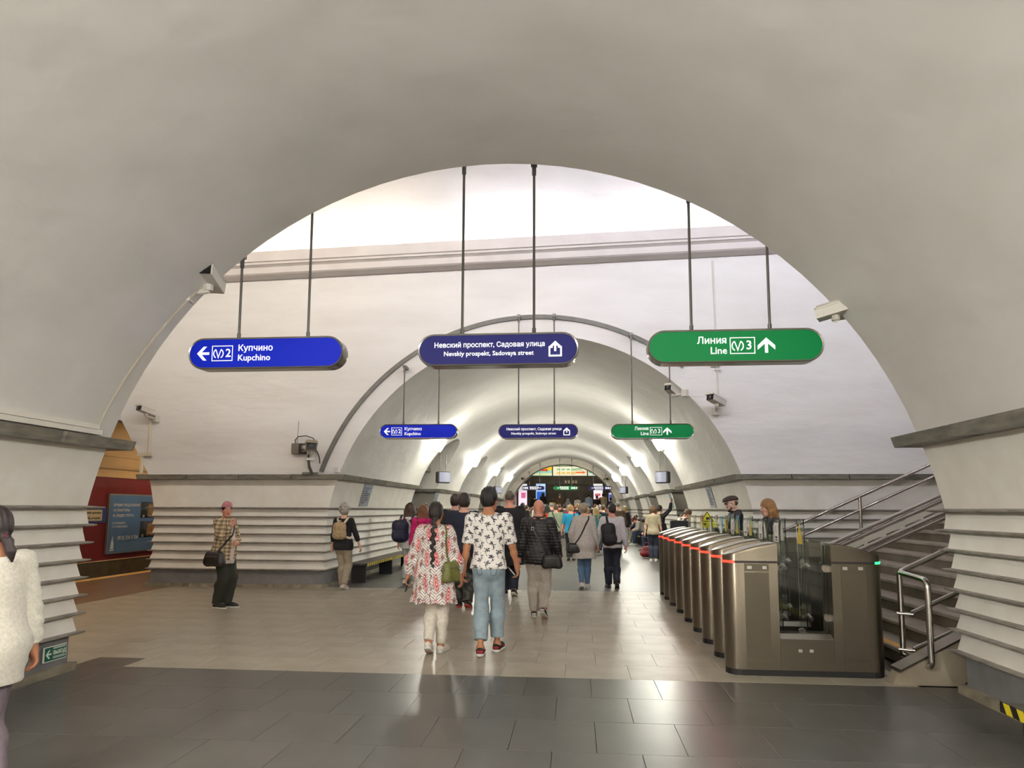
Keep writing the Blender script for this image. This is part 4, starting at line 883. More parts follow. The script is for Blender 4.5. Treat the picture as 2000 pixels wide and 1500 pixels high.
# ================================================================== people: smooth bodies and clothes grown from distance fields
def V3(*a): return np.array(a, float)
def unit(v): return v/max(np.linalg.norm(v), 1e-9)
class SDF:
    """list of primitives (rounded cones, ellipsoids), blended smoothly; each may carry its own cutting half-spaces"""
    def __init__(s): s.p = []
    def cone(s, a, b, r1, r2, k=.03, flat=None, cuts=()):
        s.p.append(('c', np.array(a, float), np.array(b, float), r1, r2, k, flat, list(cuts))); return s
    def ell(s, c, r, rot=None, k=.02, cuts=(), sub=False):
        s.p.append(('e', np.array(c, float), np.array(r, float), rot, sub, k, None, list(cuts))); return s
    def chain(s, pts, rs, k=.02, cuts=()):
        for a, b, r1, r2 in zip(pts, pts[1:], rs, rs[1:]): s.cone(a, b, r1, r2, k, None, cuts)
        return s
    def bbox(s):
        lo, hi = np.full(3, 9e9), np.full(3, -9e9)
        for q in s.p:
            if q[0] == 'c':
                r = max(q[3], q[4]); fl = 1 if q[6] is None else max(1, q[6][1]); pts = (q[1]-r*fl, q[1]+r*fl, q[2]-r*fl, q[2]+r*fl)
            else: m = max(q[2]); pts = (q[1]-m, q[1]+m)
            for p in pts: lo = np.minimum(lo, p); hi = np.maximum(hi, p)
        return lo, hi
    def ev(s, P, margin):
        D = np.full(len(P), 1.0)
        for q in s.p:
            kind, k, cuts = q[0], q[5], q[7]
            if kind == 'c':
                a, b, r1, r2, fl = q[1], q[2], q[3], q[4], q[6]; rm = max(r1, r2)*(max(1, fl[1]) if fl else 1)+margin+k
                lo, hi = np.minimum(a, b)-rm, np.maximum(a, b)+rm
            else:
                rm = max(q[2])+margin+k; lo, hi = q[1]-rm, q[1]+rm
            M = np.flatnonzero(((P > lo) & (P < hi)).all(1))
            if not len(M): continue
            X = P[M]
            if kind == 'c':
                ab = b-a; L2 = ab @ ab
                w_ = X-a; t = np.clip((w_ @ ab)/max(L2, 1e-12), 0, 1); v = w_-t[:, None]*ab
                if fl:      # flattened across a horizontal direction: fl = (unit vector, factor)
                    c = v @ fl[0]; v = v+(c*(1/fl[1]-1))[:, None]*fl[0]
                d = np.sqrt((v*v).sum(1))-(r1+(r2-r1)*t)
            else:
                v = X-q[1]
                if q[3] is not None: v = v @ q[3]
                e = v/q[2]; n0 = np.sqrt((e*e).sum(1)); n1 = np.sqrt(((e/q[2])**2).sum(1)); d = n0*(n0-1)/np.maximum(n1, 1e-9)
            for c0, n0 in cuts: d = np.maximum(d, (X-c0) @ n0)
            o = D[M]
            if kind == 'e' and q[4]:
                h = np.clip(.5-.5*(o+d)/k, 0, 1); D[M] = o*(1-h)-d*h+k*h*(1-h)
            else:
                h = np.clip(.5+.5*(o-d)/k, 0, 1); D[M] = o*(1-h)+d*h-k*h*(1-h)
        return D
    def mesh(s, vox, disp=None, cuts=()):
        lo, hi = s.bbox(); lo = lo-vox*6; hi = hi+vox*6; B = 4
        nb = np.ceil((hi-lo)/(vox*B)).astype(int)+1; n = nb*B+1
        ci = np.stack(np.meshgrid(*[np.arange(k) for k in nb], indexing='ij'), -1).reshape(-1, 3)
        cc = lo+(ci+.5)*vox*B; dc = s.ev(cc, vox*8)
        act = np.abs(dc) < vox*B*1.25
        F = np.where(dc < 0, -1., 1.).reshape(nb).repeat(B, 0).repeat(B, 1).repeat(B, 2)
        F = np.pad(F, ((0, 1),)*3, constant_values=1.)
        off = np.stack(np.meshgrid(*[np.arange(B+1)]*3, indexing='ij'), -1).reshape(-1, 3)
        idx = (ci[act][:, None]*B+off[None]).reshape(-1, 3)
        flat = np.unique((idx[:, 0]*n[1]+idx[:, 1])*n[2]+idx[:, 2])
        ijk = np.stack([flat//(n[1]*n[2]), flat//n[2] % n[1], flat % n[2]], 1); P = lo+ijk*vox
        d = s.ev(P, vox*8)
        if disp is not None: d = d-disp(P)
        for c0, n0 in cuts: d = np.maximum(d, (P-c0) @ n0)
        Ff = F.reshape(-1)
        Ff[flat] = d; F = Ff.reshape(n)
        neg = F < 0
        # surface nets
        cell = np.zeros(np.array(n)-1, bool); cs = neg[:-1, :-1, :-1]
        for a in (0, 1):
            for b in (0, 1):
                for c in (0, 1): cell |= neg[a:n[0]-1+a, b:n[1]-1+b, c:n[2]-1+c] != cs
        C = np.argwhere(cell); vid = np.full(cell.shape, -1, np.int64); vid[tuple(C.T)] = np.arange(len(C))
        S = np.zeros((len(C), 3)); cnt = np.zeros(len(C))
        cor = [(a, b, c) for a in (0, 1) for b in (0, 1) for c in (0, 1)]
        val = {k: F[C[:, 0]+k[0], C[:, 1]+k[1], C[:, 2]+k[2]] for k in cor}
        for k in cor:
            for ax in range(3):
                if k[ax]: continue
                k2 = list(k); k2[ax] = 1; k2 = tuple(k2); va, vb = val[k], val[k2]; m = (va < 0) != (vb < 0)
                t = np.where(m, va/np.where(m, va-vb, 1), 0); p = np.array(k, float)[None]+0*S; p[:, ax] += t
                S[m] += p[m]; cnt[m] += 1
        Vv = lo+(C+S/np.maximum(cnt, 1)[:, None])*vox
        Q = []
        for ax in range(3):
            a1, a2 = (ax+1) % 3, (ax+2) % 3
            sl0 = [slice(None)]*3; sl1 = [slice(None)]*3; sl0[ax] = slice(0, -1); sl1[ax] = slice(1, None)
            ch = neg[tuple(sl0)] != neg[tuple(sl1)]; E = np.argwhere(ch); ok = (E[:, a1] > 0) & (E[:, a2] > 0) & (E[:, a1] < n[a1]-1) & (E[:, a2] < n[a2]-1); E = E[ok]
            inside = neg[tuple(E.T)]
            e = [E.copy() for _ in range(4)]; e[1][:, a1] -= 1; e[2][:, a1] -= 1; e[2][:, a2] -= 1; e[3][:, a2] -= 1
            q = np.stack([vid[tuple(k.T)] for k in e], 1); q[~inside] = q[~inside][:, ::-1]; Q.append(q)
        Q = np.concatenate(Q); Q = Q[(Q >= 0).all(1)]
        return Vv, Q
def to_mesh(name, V_, Q, m, col=None):
    me = bpy.data.meshes.new(name); me.vertices.add(len(V_)); me.vertices.foreach_set('co', np.ascontiguousarray(V_, np.float32).ravel())
    me.loops.add(len(Q)*4); me.loops.foreach_set('vertex_index', np.ascontiguousarray(Q, np.int32).ravel())
    me.polygons.add(len(Q)); me.polygons.foreach_set('loop_start', np.arange(0, len(Q)*4, 4, dtype=np.int32))
    me.polygons.foreach_set('use_smooth', np.ones(len(Q), bool)); me.update(calc_edges=True)
    if col is not None:
        a = me.color_attributes.new('col', 'FLOAT_COLOR', 'POINT'); c = np.clip(np.asarray(col, float)/255., 0, 1)
        c = np.where(c <= .04045, c/12.92, ((c+.055)/1.055)**2.4); a.data.foreach_set('color', np.ascontiguousarray(np.concatenate([c, np.ones((len(c), 1))], 1), np.float32).ravel())
    me.materials.append(m); return me
def mdl(name, sdf, vox, m, parent, disp=None, col=None, cuts=()):
    V_, Q = sdf.mesh(vox, disp, cuts)
    o = bpy.data.objects.new(name, to_mesh(name, V_, Q, m, col(V_) if col else None)); COL.objects.link(o); o.parent = parent
    return o
def folds(amp, f=42., seed=0., zlo=None):
    def d(P):
        a = np.sin(P[:, 2]*f+3.1*np.sin(P[:, 0]*9+seed)+2.2*np.sin(P[:, 1]*11+seed*2))*np.sin(P[:, 0]*6+P[:, 2]*4+seed)
        b = np.sin(P[:, 2]*f*.37+P[:, 0]*13+seed)*.7
        return amp*(a+b)*.6
    return d
def ik(a, t, l1, l2, pole):
    d = t-a; L = min(np.linalg.norm(d), (l1+l2)*.9985); u = unit(d); x = (l1*l1-l2*l2+L*L)/(2*L); h = sqrt(max(l1*l1-x*x, 0))
    p = pole-(pole @ u)*u; return a+u*x+unit(p)*h, a+u*L
def rotz(a): c, s_ = cos(a), sin(a); return np.array([[c, -s_, 0], [s_, c, 0], [0, 0, 1.]])
def rotx(a): c, s_ = cos(a), sin(a); return np.array([[1., 0, 0], [0, c, -s_], [0, s_, c]])
SKIN = {'fair': (214, 168, 146), 'pale': (222, 184, 166), 'tan': (176, 122, 90), 'brown': (150, 98, 70), 'ruddy': (206, 146, 124)}
skin_m = mat('skin', (200, 150, 125), .5, attr='col', spec=.35)
cloth_attr = mat('printed_cloth', (200, 200, 200), .85, attr='col', bump=(260, .25, .004))
def cloth(name, c, c2=None, rough=.85, sc=30): return mat('cloth_'+name, c, rough, noise=(sc, 4), col2=c2 or tuple(int(v*.91) for v in c), bump=(140, .3, .006))
hairs = {}
def hair_mat(c):
    k = 'hair_%d_%d_%d' % tuple(c)
    return mat(k, c, .45, noise=(18, 5), col2=tuple(int(v*.6) for v in c), stretch=(14, 14, 1.4), bump=(30, .5, .01))
class Person:
    """pose in metres for a 1.75 m figure facing +Y; feet/hands are targets"""
    def __init__(s, label, x, y, rz=0., H=1.75, sex='m', girth=1., skin='fair', lfoot=(-.09, .0, 0, 0), rfoot=(.09, .0, 0, 0), lhand=(-.27, .04, .86), rhand=(.27, .04, .86),
                 lpole=(-.5, -1, .1), rpole=(.5, -1, .1), lean=0., head=(0, 0), pz=.0, vox=.0085, group=None, z=0., knee=(0, 1, 0), detail=True, face=False, lips=None, hdirL=None, hdirR=None, curl=.5, sit=None, brow=(60, 42, 34), pnL=None, pnR=None):
        s.k = k = H/1.75; s.vox = vox; s.root = thing('person', label, 'person', (x, y, z), rz, group); s.sex = sex; s.g = girth; s.face = face
        sh = .178 if sex == 'm' else .158; s.sh = sh; f = sex == 'f'
        s.skin = SKIN[skin]; hz = .915+pz
        s.pel = V3(0, 0, hz+.03); T = rotx(-lean); s.T = T
        up = lambda p: s.pel+T @ (V3(*p)-V3(0, 0, .945))
        s.hip = {-1: V3(-.088, 0, hz), 1: V3(.088, 0, hz)}
        s.waist = up((0, 0, 1.10)); s.chest = up((0, .0, 1.30)); s.neck = up((0, -.02, 1.465)); s.shd = {i: up((i*sh, -.015, 1.415)) for i in (-1, 1)}
        s.bust = {i: up((i*.072, .09, 1.275)) for i in (-1, 1)}
        hb = up((0, 0.0, 1.55)); s.HR = T @ rotz(head[0]) @ rotx(head[1]); s.hc = up((0, .01, 1.545))+s.HR @ V3(0, .012, .09); s.up = up
        s.foot = {}; s.kneep = {}; s.ank = {}; s.fp = {}
        for i, ft in ((-1, lfoot), (1, rfoot)):
            fx, fy, fz, pitch = ft[:4]; yaw = ft[4] if len(ft) > 4 else -i*.12
            FR = rotz(yaw) @ rotx(-pitch)      # pitch>0: heel up
            toe = V3(fx, fy+.0, fz) ; ball = toe+V3(0, .12, 0)   # rolls over the ball of the foot
            heel = ball+FR @ V3(0, -.16, 0); ank = ball+FR @ V3(0, -.115, .075)
            s.kneep[i], s.ank[i] = ik(s.hip[i], ank, .435, .43, V3(*knee)); s.fp[i] = (ball, FR)
        s.elb = {}; s.wri = {}; s.hd = {}; s.pn = {}
        for i, h, pl, hd, pn in ((-1, lhand, lpole, hdirL, pnL), (1, rhand, rpole, hdirR, pnR)):
            s.elb[i], s.wri[i] = ik(s.shd[i], V3(*h), .295, .255, V3(*pl)); s.hd[i] = unit(s.wri[i]-s.elb[i]) if hd is None else unit(V3(*hd))
            p0 = V3(-i, .0, 0) if pn is None else V3(*pn); s.pn[i] = unit(p0-(p0 @ s.hd[i])*s.hd[i])
        s.curl = curl; s.body()
        s.root.scale = (k, k, k)
    # ---- primitives shared by body and clothes; e = inflation
    def torso(s, S, e=0., k=.05, cuts=(), lo=None, waist=None, belly=0.):
        g = s.g; f = s.sex == 'f'; fl = lambda q: (s.T @ V3(0, 1, 0), q)
        wr = (.118 if f else .132)*g if waist is None else waist
        S.cone(s.pel+V3(0, -.015, -.02), s.waist, (.162 if f else .15)*g+e, wr+e, k, fl(.72), cuts)
        S.cone(s.waist, s.chest, wr+e, (.135 if f else .155)*g+e, k, fl(.70), cuts)
        S.cone(s.chest, s.up((0, -.02, 1.40)), (.135 if f else .155)*g+e, (.10 if f else .115)*g+e, k, fl(.68), cuts)
        S.cone(s.up((-s.sh*.72, -.02, 1.402)), s.up((s.sh*.72, -.02, 1.402)), .058+e, .058+e, k, None, cuts)
        S.cone(s.up((0, -.025, 1.43)), s.up((0, -.018, 1.50)), .065+e, .052+min(e, .012), k, None, cuts)
        for i in (-1, 1): S.cone(s.pel+V3(i*.055, -.055, -.04), s.pel+V3(i*.055, -.05, -.05), .085*g+e, .085*g+e, k, None, cuts)
        if f:
            for i in (-1, 1): S.ell(s.bust[i], (.068+e, .06+e, .062+e), s.T, k, cuts)
        if belly: S.ell(s.up((0, .06, 1.08)), (.13+e, belly+e, .13+e), s.T, k, cuts)
    def arm(s, S, i, e=0., k=.035, end=1., e2=None, cut=True, puff=0.):
        a, b, w_ = s.shd[i], s.elb[i], s.wri[i]; e2 = e if e2 is None else e2; r = (.047, .039, .037, .0265) if s.sex == 'm' else (.042, .034, .032, .0235)
        r = [q*(.5+.5*s.g) for q in r]
        if end <= .55:      # short sleeve
            c = a+(b-a)*end/.55*.98; cu = [(c, unit(b-a))] if cut else []
            S.cone(a, c, r[0]+.012+e, r[1]+.006+e2, k, None, cu); return
        S.cone(a, b, r[0]+.012+e, r[1]+e, k)
        t = (end-.55)/.45; c = b+(w_-b)*t; cu = [(c, unit(w_-b))] if cut else []
        m = b+(c-b)*.35; S.cone(b, m, r[1]+e, r[2]*1.04+e+puff*.6, k, None, cu); S.cone(m, c+unit(w_-b)*.01, r[2]*1.04+e+puff, r[2]+(r[3]-r[2])*t+e2, k, None, cu)
    def leg(s, S, i, e=0., k=.04, end=1., e2=None, cuts=(), thigh=0.):
        e2 = e if e2 is None else e2; g = s.g; a, b, c = s.hip[i], s.kneep[i], s.ank[i]; f = s.sex == 'f'
        S.cone(a+V3(-i*.004, -.01, .0), b, (.089 if f else .086)*g+e+thigh, .053*(.6+.4*g)+e+(e2-e)*.4, k, None, cuts)
        cu = list(cuts); 
        if end < 1.: cu.append((b+(c-b)*end, unit(c-b)))
        cm = b+(c-b)*.3+s.bk(i)*.016; S.cone(b, cm, .053*(.6+.4*g)+e+(e2-e)*.5, .056+e+(e2-e)*.7, k, None, cu); S.cone(cm, c, .056+e+(e2-e)*.7, .033+e2, k, None, cu)
    def bk(s, i): d = unit(s.ank[i]-s.kneep[i]); b = V3(0, -1, 0); return unit(b-(b @ d)*d)
    def head_prims(s, S, k=.018):
        c, A = s.hc, s.HR; q = lambda *p: c+A @ V3(*p); f = s.sex == 'f'
        S.ell(q(0, -.014, .032), (.075, .094, .094), A, .03); S.ell(q(0, .028, -.042), (.056, .066, .078), A, .03)
        S.cone(q(-.018, .066, -.098), q(.018, .066, -.098), .018, .018, .03); S.cone(q(-.05, .0, -.06), q(-.02, .05, -.095), .022, .02, .03); S.cone(q(.05, .0, -.06), q(.02, .05, -.095), .022, .02, .03)
        S.cone(q(0, .088, .012), q(0, .104, -.026), .009, .013, .012); S.cone(q(-.012, .094, -.03), q(.012, .094, -.03), .009, .009, .01)
        S.cone(q(-.034, .078, .024), q(.034, .078, .024), .012, .012, .02)
        S.cone(q(-.02, .084, -.06), q(.02, .084, -.06), .0085, .0085, .008); S.cone(q(-.017, .083, -.071), q(.017, .083, -.071), .009, .009, .008)
        for i in (-1, 1):
            S.ell(q(i*.031, .088, .003), (.017, .012, .012), A, .01, sub=True); S.cone(q(i*.042, .06, -.022), q(i*.045, .05, -.03), .022, .022, .02)
            S.ell(q(i*.077, -.004, -.012), (.010, .022, .033), A @ rotz(i*.35), .01)
    def hand(s, S, i):
        w_, d, pn = s.wri[i], s.hd[i], s.pn[i]; t = unit(np.cross(d, pn))   # thumb side
        if (t @ (s.T @ V3(0, 1, .15))) < 0: t = -t
        M = np.stack([t, d, pn], 1); sz = 1.0 if s.sex == 'm' else .92
        S.cone(w_-d*.02, w_+d*.02, .026*sz, .027*sz, .02); S.ell(w_+d*.052*sz, (.041*sz, .05*sz, .0165*sz), M, .018)
        cu = s.curl
        for j, (u, L) in enumerate(((.031, .070), (.0105, .078), (-.0105, .073), (-.030, .058))):
            b = w_+d*.088*sz+t*u*sz-d*(.006 if j == 3 else 0); c1 = cu*(.55+.18*j); dd = d*cos(c1)+pn*sin(c1)+t*(.10-.07*j); p1 = b+dd*L*.5*sz; c2 = c1+cu*1.1; d2 = d*cos(c2)+pn*sin(c2)+t*(.05-.04*j); p2 = p1+d2*L*.5*sz
            S.chain([w_+d*.065*sz+t*u*.9*sz, b, p1, p2], [.0105, .0098, .0088, .0074], .006)
        b = w_+d*.022*sz+t*.026*sz; d1 = unit(t*.62+d*.75+pn*.35); p1 = b+d1*.045*sz; d2 = unit(t*.22+d*.95+pn*.35); S.chain([b, p1, p1+d2*.034*sz], [.015, .0115, .009], .01)
        s.__dict__.setdefault('palm', {})[i] = w_+d*.085+pn*.03
    def body(s):
        S = SDF(); s.torso(S, -.008, .05)
        for i in (-1, 1):
            s.arm(S, i, -.004); s.leg(S, i, -.006); s.hand(S, i)
            ball, FR = s.fp[i]; S.chain([s.ank[i], ball+FR @ V3(0, -.02, .03), ball+FR @ V3(0, .05, .02)], [.036, .036, .026], .03); S.cone(s.ank[i], ball+FR @ V3(0, -.15, .03), .036, .03, .03)
        S.cone(s.up((0, -.018, 1.45)), s.hc+s.HR @ V3(0, -.03, -.05), .054 if s.sex == 'm' else .046, .050 if s.sex == 'm' else .043, .03); s.head_prims(S)
        def col(P):
            c = np.tile(np.array(s.skin, float), (len(P), 1)); q = (P-s.hc) @ s.HR
            n = np.sin(P[:, 0]*43+P[:, 2]*31)*np.sin(P[:, 1]*37-P[:, 2]*29); c *= (1+.035*n)[:, None]
            if s.face:
                lip = (np.abs(q[:, 0]) < .027) & (q[:, 1] > .07) & (np.abs(q[:, 2]+.066) < .0105*(1-(q[:, 0]/.03)**2)); c[lip] = np.array(s.skin)*np.array([.78, .52, .52])
                bz = .030+.004*np.cos(q[:, 0]*60); bro = (np.abs(np.abs(q[:, 0])-.034) < .018) & (np.abs(q[:, 2]-bz) < .004) & (q[:, 1] > .05); c[bro] = (58, 42, 34)
                ck = np.exp(-((np.abs(q[:, 0])-.042)**2+(q[:, 2]+.028)**2)/.0006)*(q[:, 1] > .03); c *= 1-ck[:, None]*np.array([.0, .05, .05])
            return c
        s.bodyo = mdl('body', S, s.vox*.92, skin_m, s.root, col=col)
        if s.face:
            for i in (-1, 1):
                p = s.hc+s.HR @ V3(i*.031, .074, .003); m = MB(); MM = Matrix(s.HR.tolist()).to_4x4() @ Matrix.Rotation(-pi/2, 4, 'X')
                m.lathe([(.0135*sin(t), .0135*cos(t)) for t in np.linspace(.02, pi-.02, 8)], 12, M=MM); e = obj('eye', m, mat('eye_white', (226, 220, 214), .25), s.root, smooth='all', loc=tuple(p))
                m = MB(); m.lathe([(.0066, .0118), (.0062, .0129), (.001, .0139)], 10, M=MM); obj('iris', m, mat('eye_dark', (38, 26, 20), .2), e, smooth='all')
    def top(s, m, e=.014, hem=.86, sleeve=1., name='shirt', col=None, e2=None, flare=0., neckz=1.475, amp=.004, puff=0., f=34., waist=None, belly=0., thighs=False, disp=None, open_=None):
        S = SDF(); nz = s.up((0, 0, neckz)); nrm = s.T @ V3(0, -.25, 1); cuts = [(V3(0, 0, hem), V3(0, 0, -1)), (nz+s.T @ V3(0, .05, 0), unit(nrm))]
        s.torso(S, e, .06, cuts, waist=waist, belly=belly)
        if hem < .86 or flare:
            fl = (V3(0, 1, 0), .74); S.cone(s.pel+V3(0, -.005, -.02), V3(s.pel[0], s.pel[1]-.005, hem-.02), (.162 if s.sex == 'f' else .152)*s.g+e, .155*s.g+e+flare, .07, fl, cuts)
        if flare and s.sex == 'f': S.cone(s.chest, s.pel, .14+e, .162*s.g+e+flare*.5, .07, (V3(0, 1, 0), .74), cuts)
        for i in (-1, 1): s.arm(S, i, e*.8+.002, .022, sleeve, e2 if e2 is not None else e*.7, puff=puff)
        return mdl(name, S, s.vox*(.75 if col else 1), m, s.root, disp=disp or folds(amp, f, hem*7+s.sh*90), col=col)
    def bottom(s, m, e=.012, e2=.026, end=.97, waist=1.03, name='trousers', amp=.004, f=38., col=None, thigh=0., vx=1.):
        S = SDF(); c = [(s.pel+V3(0, 0, waist-.945), V3(0, 0, 1))]; g = s.g; fl = (V3(0, 1, 0), .74)
        S.cone(s.pel+V3(0, -.012, -.02), s.waist, (.162 if s.sex == 'f' else .15)*g+e*.8, .135*g+e*.6, .05, fl, c)
        for i in (-1, 1):
            S.cone(s.pel+V3(i*.055, -.055, -.045), s.pel+V3(i*.055, -.05, -.055), .085*g+e*.8, .085*g+e*.8, .04, None, c); s.leg(S, i, e, .035, end, e2, c, thigh)
        return mdl(name, S, s.vox*vx, m, s.root, disp=folds(amp, f, s.sh*50+e2*99), col=col)
    def shoes(s, m, sole_m, hi=.0, sandals=False, accent=None):
        for i in (-1, 1):
            ball, FR = s.fp[i]; S = SDF(); up_ = FR @ V3(0, 0, 1); cut = [(ball+FR @ V3(0, 0, .018), -up_)]; q = lambda *p: ball+FR @ V3(*p)
            S.chain([q(0, -.145, .042), q(0, -.08, .05), q(0, -.01, .045), q(0, .05, .034), q(0, .075, .03)], [.040, .041, .043, .04, .03], .02); S.cone(q(0, -.12, .05), q(0, -.115, .085+hi), .04, .042, .02, None, [(q(0, 0, .095+hi), up_)])
            o = mdl('shoe', S, .0075, m, s.root, cuts=cut)
            S = SDF(); S.chain([q(0, -.15, .015), q(0, -.07, .015), q(0, .0, .015), q(0, .06, .015), q(0, .085, .015)], [.041, .038, .047, .044, .03], .02)
            mdl('sole', S, .0075, sole_m, o, cuts=[(q(0, 0, .028), up_), (q(0, 0, .0), -up_)])
            if accent: S = SDF(); S.cone(q(0, -.16, .045), q(0, -.1, .052), .036, .043, .02); S.cone(q(-.03, -.03, .05), q(.03, -.03, .05), .024, .024, .02); mdl('accent', S, .0075, accent, o, cuts=[(q(0, 0, .032), -up_), (q(0, 0, .062), up_)])
    def hair(s, c, style='short', m=None, extra=None, vol=.0, front=.052):
        S = SDF(); A = s.HR; q = lambda *p: s.hc+A @ V3(*p); e = {'short': .010, 'thin': .004, 'long': .018, 'bob': .02, 'curly': .028, 'tied': .010}.get(style, .012)+vol
        nf = A @ unit(V3(0, 1, -.55)); low = -.058 if style == 'short' else (-.05 if style in ('thin',) else -.085)
        cuts = [(q(0, front, .0), nf), (q(0, 0, low), A @ unit(V3(0, .35, -1)))]
        S.ell(q(0, -.016, .032), (.075+e, .094+e, .094+e), A, .02, cuts)
        if style != 'thin': S.ell(q(0, -.045, -.02), ((.060 if style == 'short' else .066)+e*.8, (.052 if style == 'short' else .06)+e, .075), A, .03, cuts)
        if style in ('long',):
            sh = s.up((0, -.085, 1.36))
            for u in (-.055, -.02, .02, .055): S.chain([q(u, -.05, .04), q(u*1.5, -.065, -.06), sh+s.T @ V3(u*1.6, 0, .03), sh+s.T @ V3(u*1.5, -.02, -.12)], [.05, .045, .038, .014], .03)
            for i in (-1, 1): S.chain([q(i*.065, .0, .04), q(i*.085, .005, -.06), s.up((i*.098, .02, 1.42)), s.up((i*.10, .085, 1.28))], [.032, .03, .022, .010], .03)
        if style == 'bob':
            for u in (-.07, -.04, 0, .04, .07): S.chain([q(u, -.04, .03), q(u*1.15, -.06+abs(u)*.5, -.09)], [.045, .032], .03)
        if style == 'curly':
            r_ = random.Random(3)
            for k in range(60):
                a, b = r_.uniform(-3.1, .0), r_.uniform(-.85, 1.45); S.ell(q(.098*cos(a)*cos(b), .112*sin(a)*cos(b)-.01, .035+.112*sin(b)), (.03,)*3, None, .008)
        if extra: extra(S, q)
        return mdl('hair', S, min(s.vox, .0085), m or hair_mat(c), s.root, disp=(lambda P: .0025*np.sin(P[:, 0]*210+P[:, 2]*25)) if style != 'curly' else None)
    def wp(s, p): return tuple(s.root.matrix_basis @ Vector(tuple(float(v) for v in p)))
def root_thing(P, name, label, cat, p, group=None):
    """a carried thing: stands at the carrier's point p (local), turned with the carrier"""
    bpy.context.view_layer.update
    M = Matrix.Translation(P.root.location) @ Matrix.Rotation(P.root.rotation_euler.z, 4, 'Z') @ Matrix.Scale(P.k, 4)
    t = thing(name, label, cat, tuple(M @ Vector([float(v) for v in p])), P.root.rotation_euler.z, group); t.scale = (P.k,)*3; return t
def band(pts, wd, th, nrm):
    """flat strap along points with outward normals"""
    m = MB(); pts = [np.array(p, float) for p in pts]; n = len(pts); rows = []
    for i in range(n):
        t = unit(pts[min(i+1, n-1)]-pts[max(i-1, 0)]); nn = unit(np.array(nrm[i] if isinstance(nrm, list) else nrm, float)); b = unit(np.cross(t, nn)); rows.append([pts[i]+b*wd/2+nn*th, pts[i]-b*wd/2+nn*th, pts[i]-b*wd/2, pts[i]+b*wd/2, pts[i]+b*wd/2+nn*th])
    m.grid(rows); return m
def strap_on(P, name, label, cat, p0, path, wd, m, sdf_e=.03):
    pass
from mathutils.bvhtree import BVHTree
def bvh(o): me = o.data; return BVHTree.FromPolygons([v.co[:] for v in me.vertices], [p.vertices[:] for p in me.polygons])
def on_body(tree, pts, n=18, off=.005):
    """a path laid on a garment: points moved to the nearest cloth"""
    pts = [np.array(p, float) for p in pts]; L = [np.linalg.norm(b-a) for a, b in zip(pts, pts[1:])]; tot = sum(L); out, nr = [], []
    for k in range(n+1):
        d = tot*k/n; i = 0
        while i < len(L)-1 and d > L[i]: d -= L[i]; i += 1
        p = pts[i]+(pts[i+1]-pts[i])*min(1, d/L[i]); loc, no, _, _ = tree.find_nearest(Vector(p))
        out.append(np.array(loc)+np.array(no)*off); nr.append(np.array(no))
    return out, nr
def shift(mb, p): mb.v = [(a-p[0], b-p[1], c-p[2]) for a, b, c in mb.v]; return mb
white_shoe = cloth('shoe_white', (226, 222, 214), rough=.6); black_shoe = cloth('shoe_black', (28, 28, 30), rough=.6); sole_w = cloth('sole_white', (222, 220, 214), rough=.6); sole_b = cloth('sole_black', (30, 30, 31), rough=.7)
def crossbag(P, garment, label, name, bagc, strap_pts, bag_p, size, strap_w=.03, rz=0., hardware=True, bag_shape='box'):
    tr = bvh(garment); pts, nr = on_body(tr, strap_pts, 26, .004); bm = mat('leather_%d_%d_%d' % bagc, bagc, .5, noise=(20, 4), col2=tuple(int(v*.7) for v in bagc), bump=(90, .2, .004))
    t = root_thing(P, name, label, 'bag', bag_p); wd, dp, ht = size
    S = SDF(); x, y, z = wd/2, dp/2, ht/2
    for a in (-1, 1): S.cone((a*x*.75, 0, z*.55), (a*x*.85, 0, -z*.6), y*.75, y, .03)
    S.cone((-x*.75, 0, z*.55), (x*.75, 0, z*.55), y*.75, y*.75, .03); S.cone((-x*.85, 0, -z*.6), (x*.85, 0, -z*.6), y, y, .03); S.cone((-x*.7, 0, 0), (x*.7, 0, 0), y*1.05, y*1.05, .04)
    b = mdl('bag_body', S, .009, bm, t); 
    if rz: b.rotation_euler = (0, 0, rz)
    m = band(pts, strap_w, .005, nr); obj('strap', shift(m, bag_p), bm, t, smooth='all')
    m = MB(); m.tube([(-x*.8, -y*1.02, z*.35), (0, -y*1.1, z*.42), (x*.8, -y*1.02, z*.35)], .005, 6); zc = obj('zip', m, mat('zip_metal', (150, 146, 138), .3, metal=.9), t, smooth=40)
    if rz: zc.rotation_euler = (0, 0, rz)
    return t
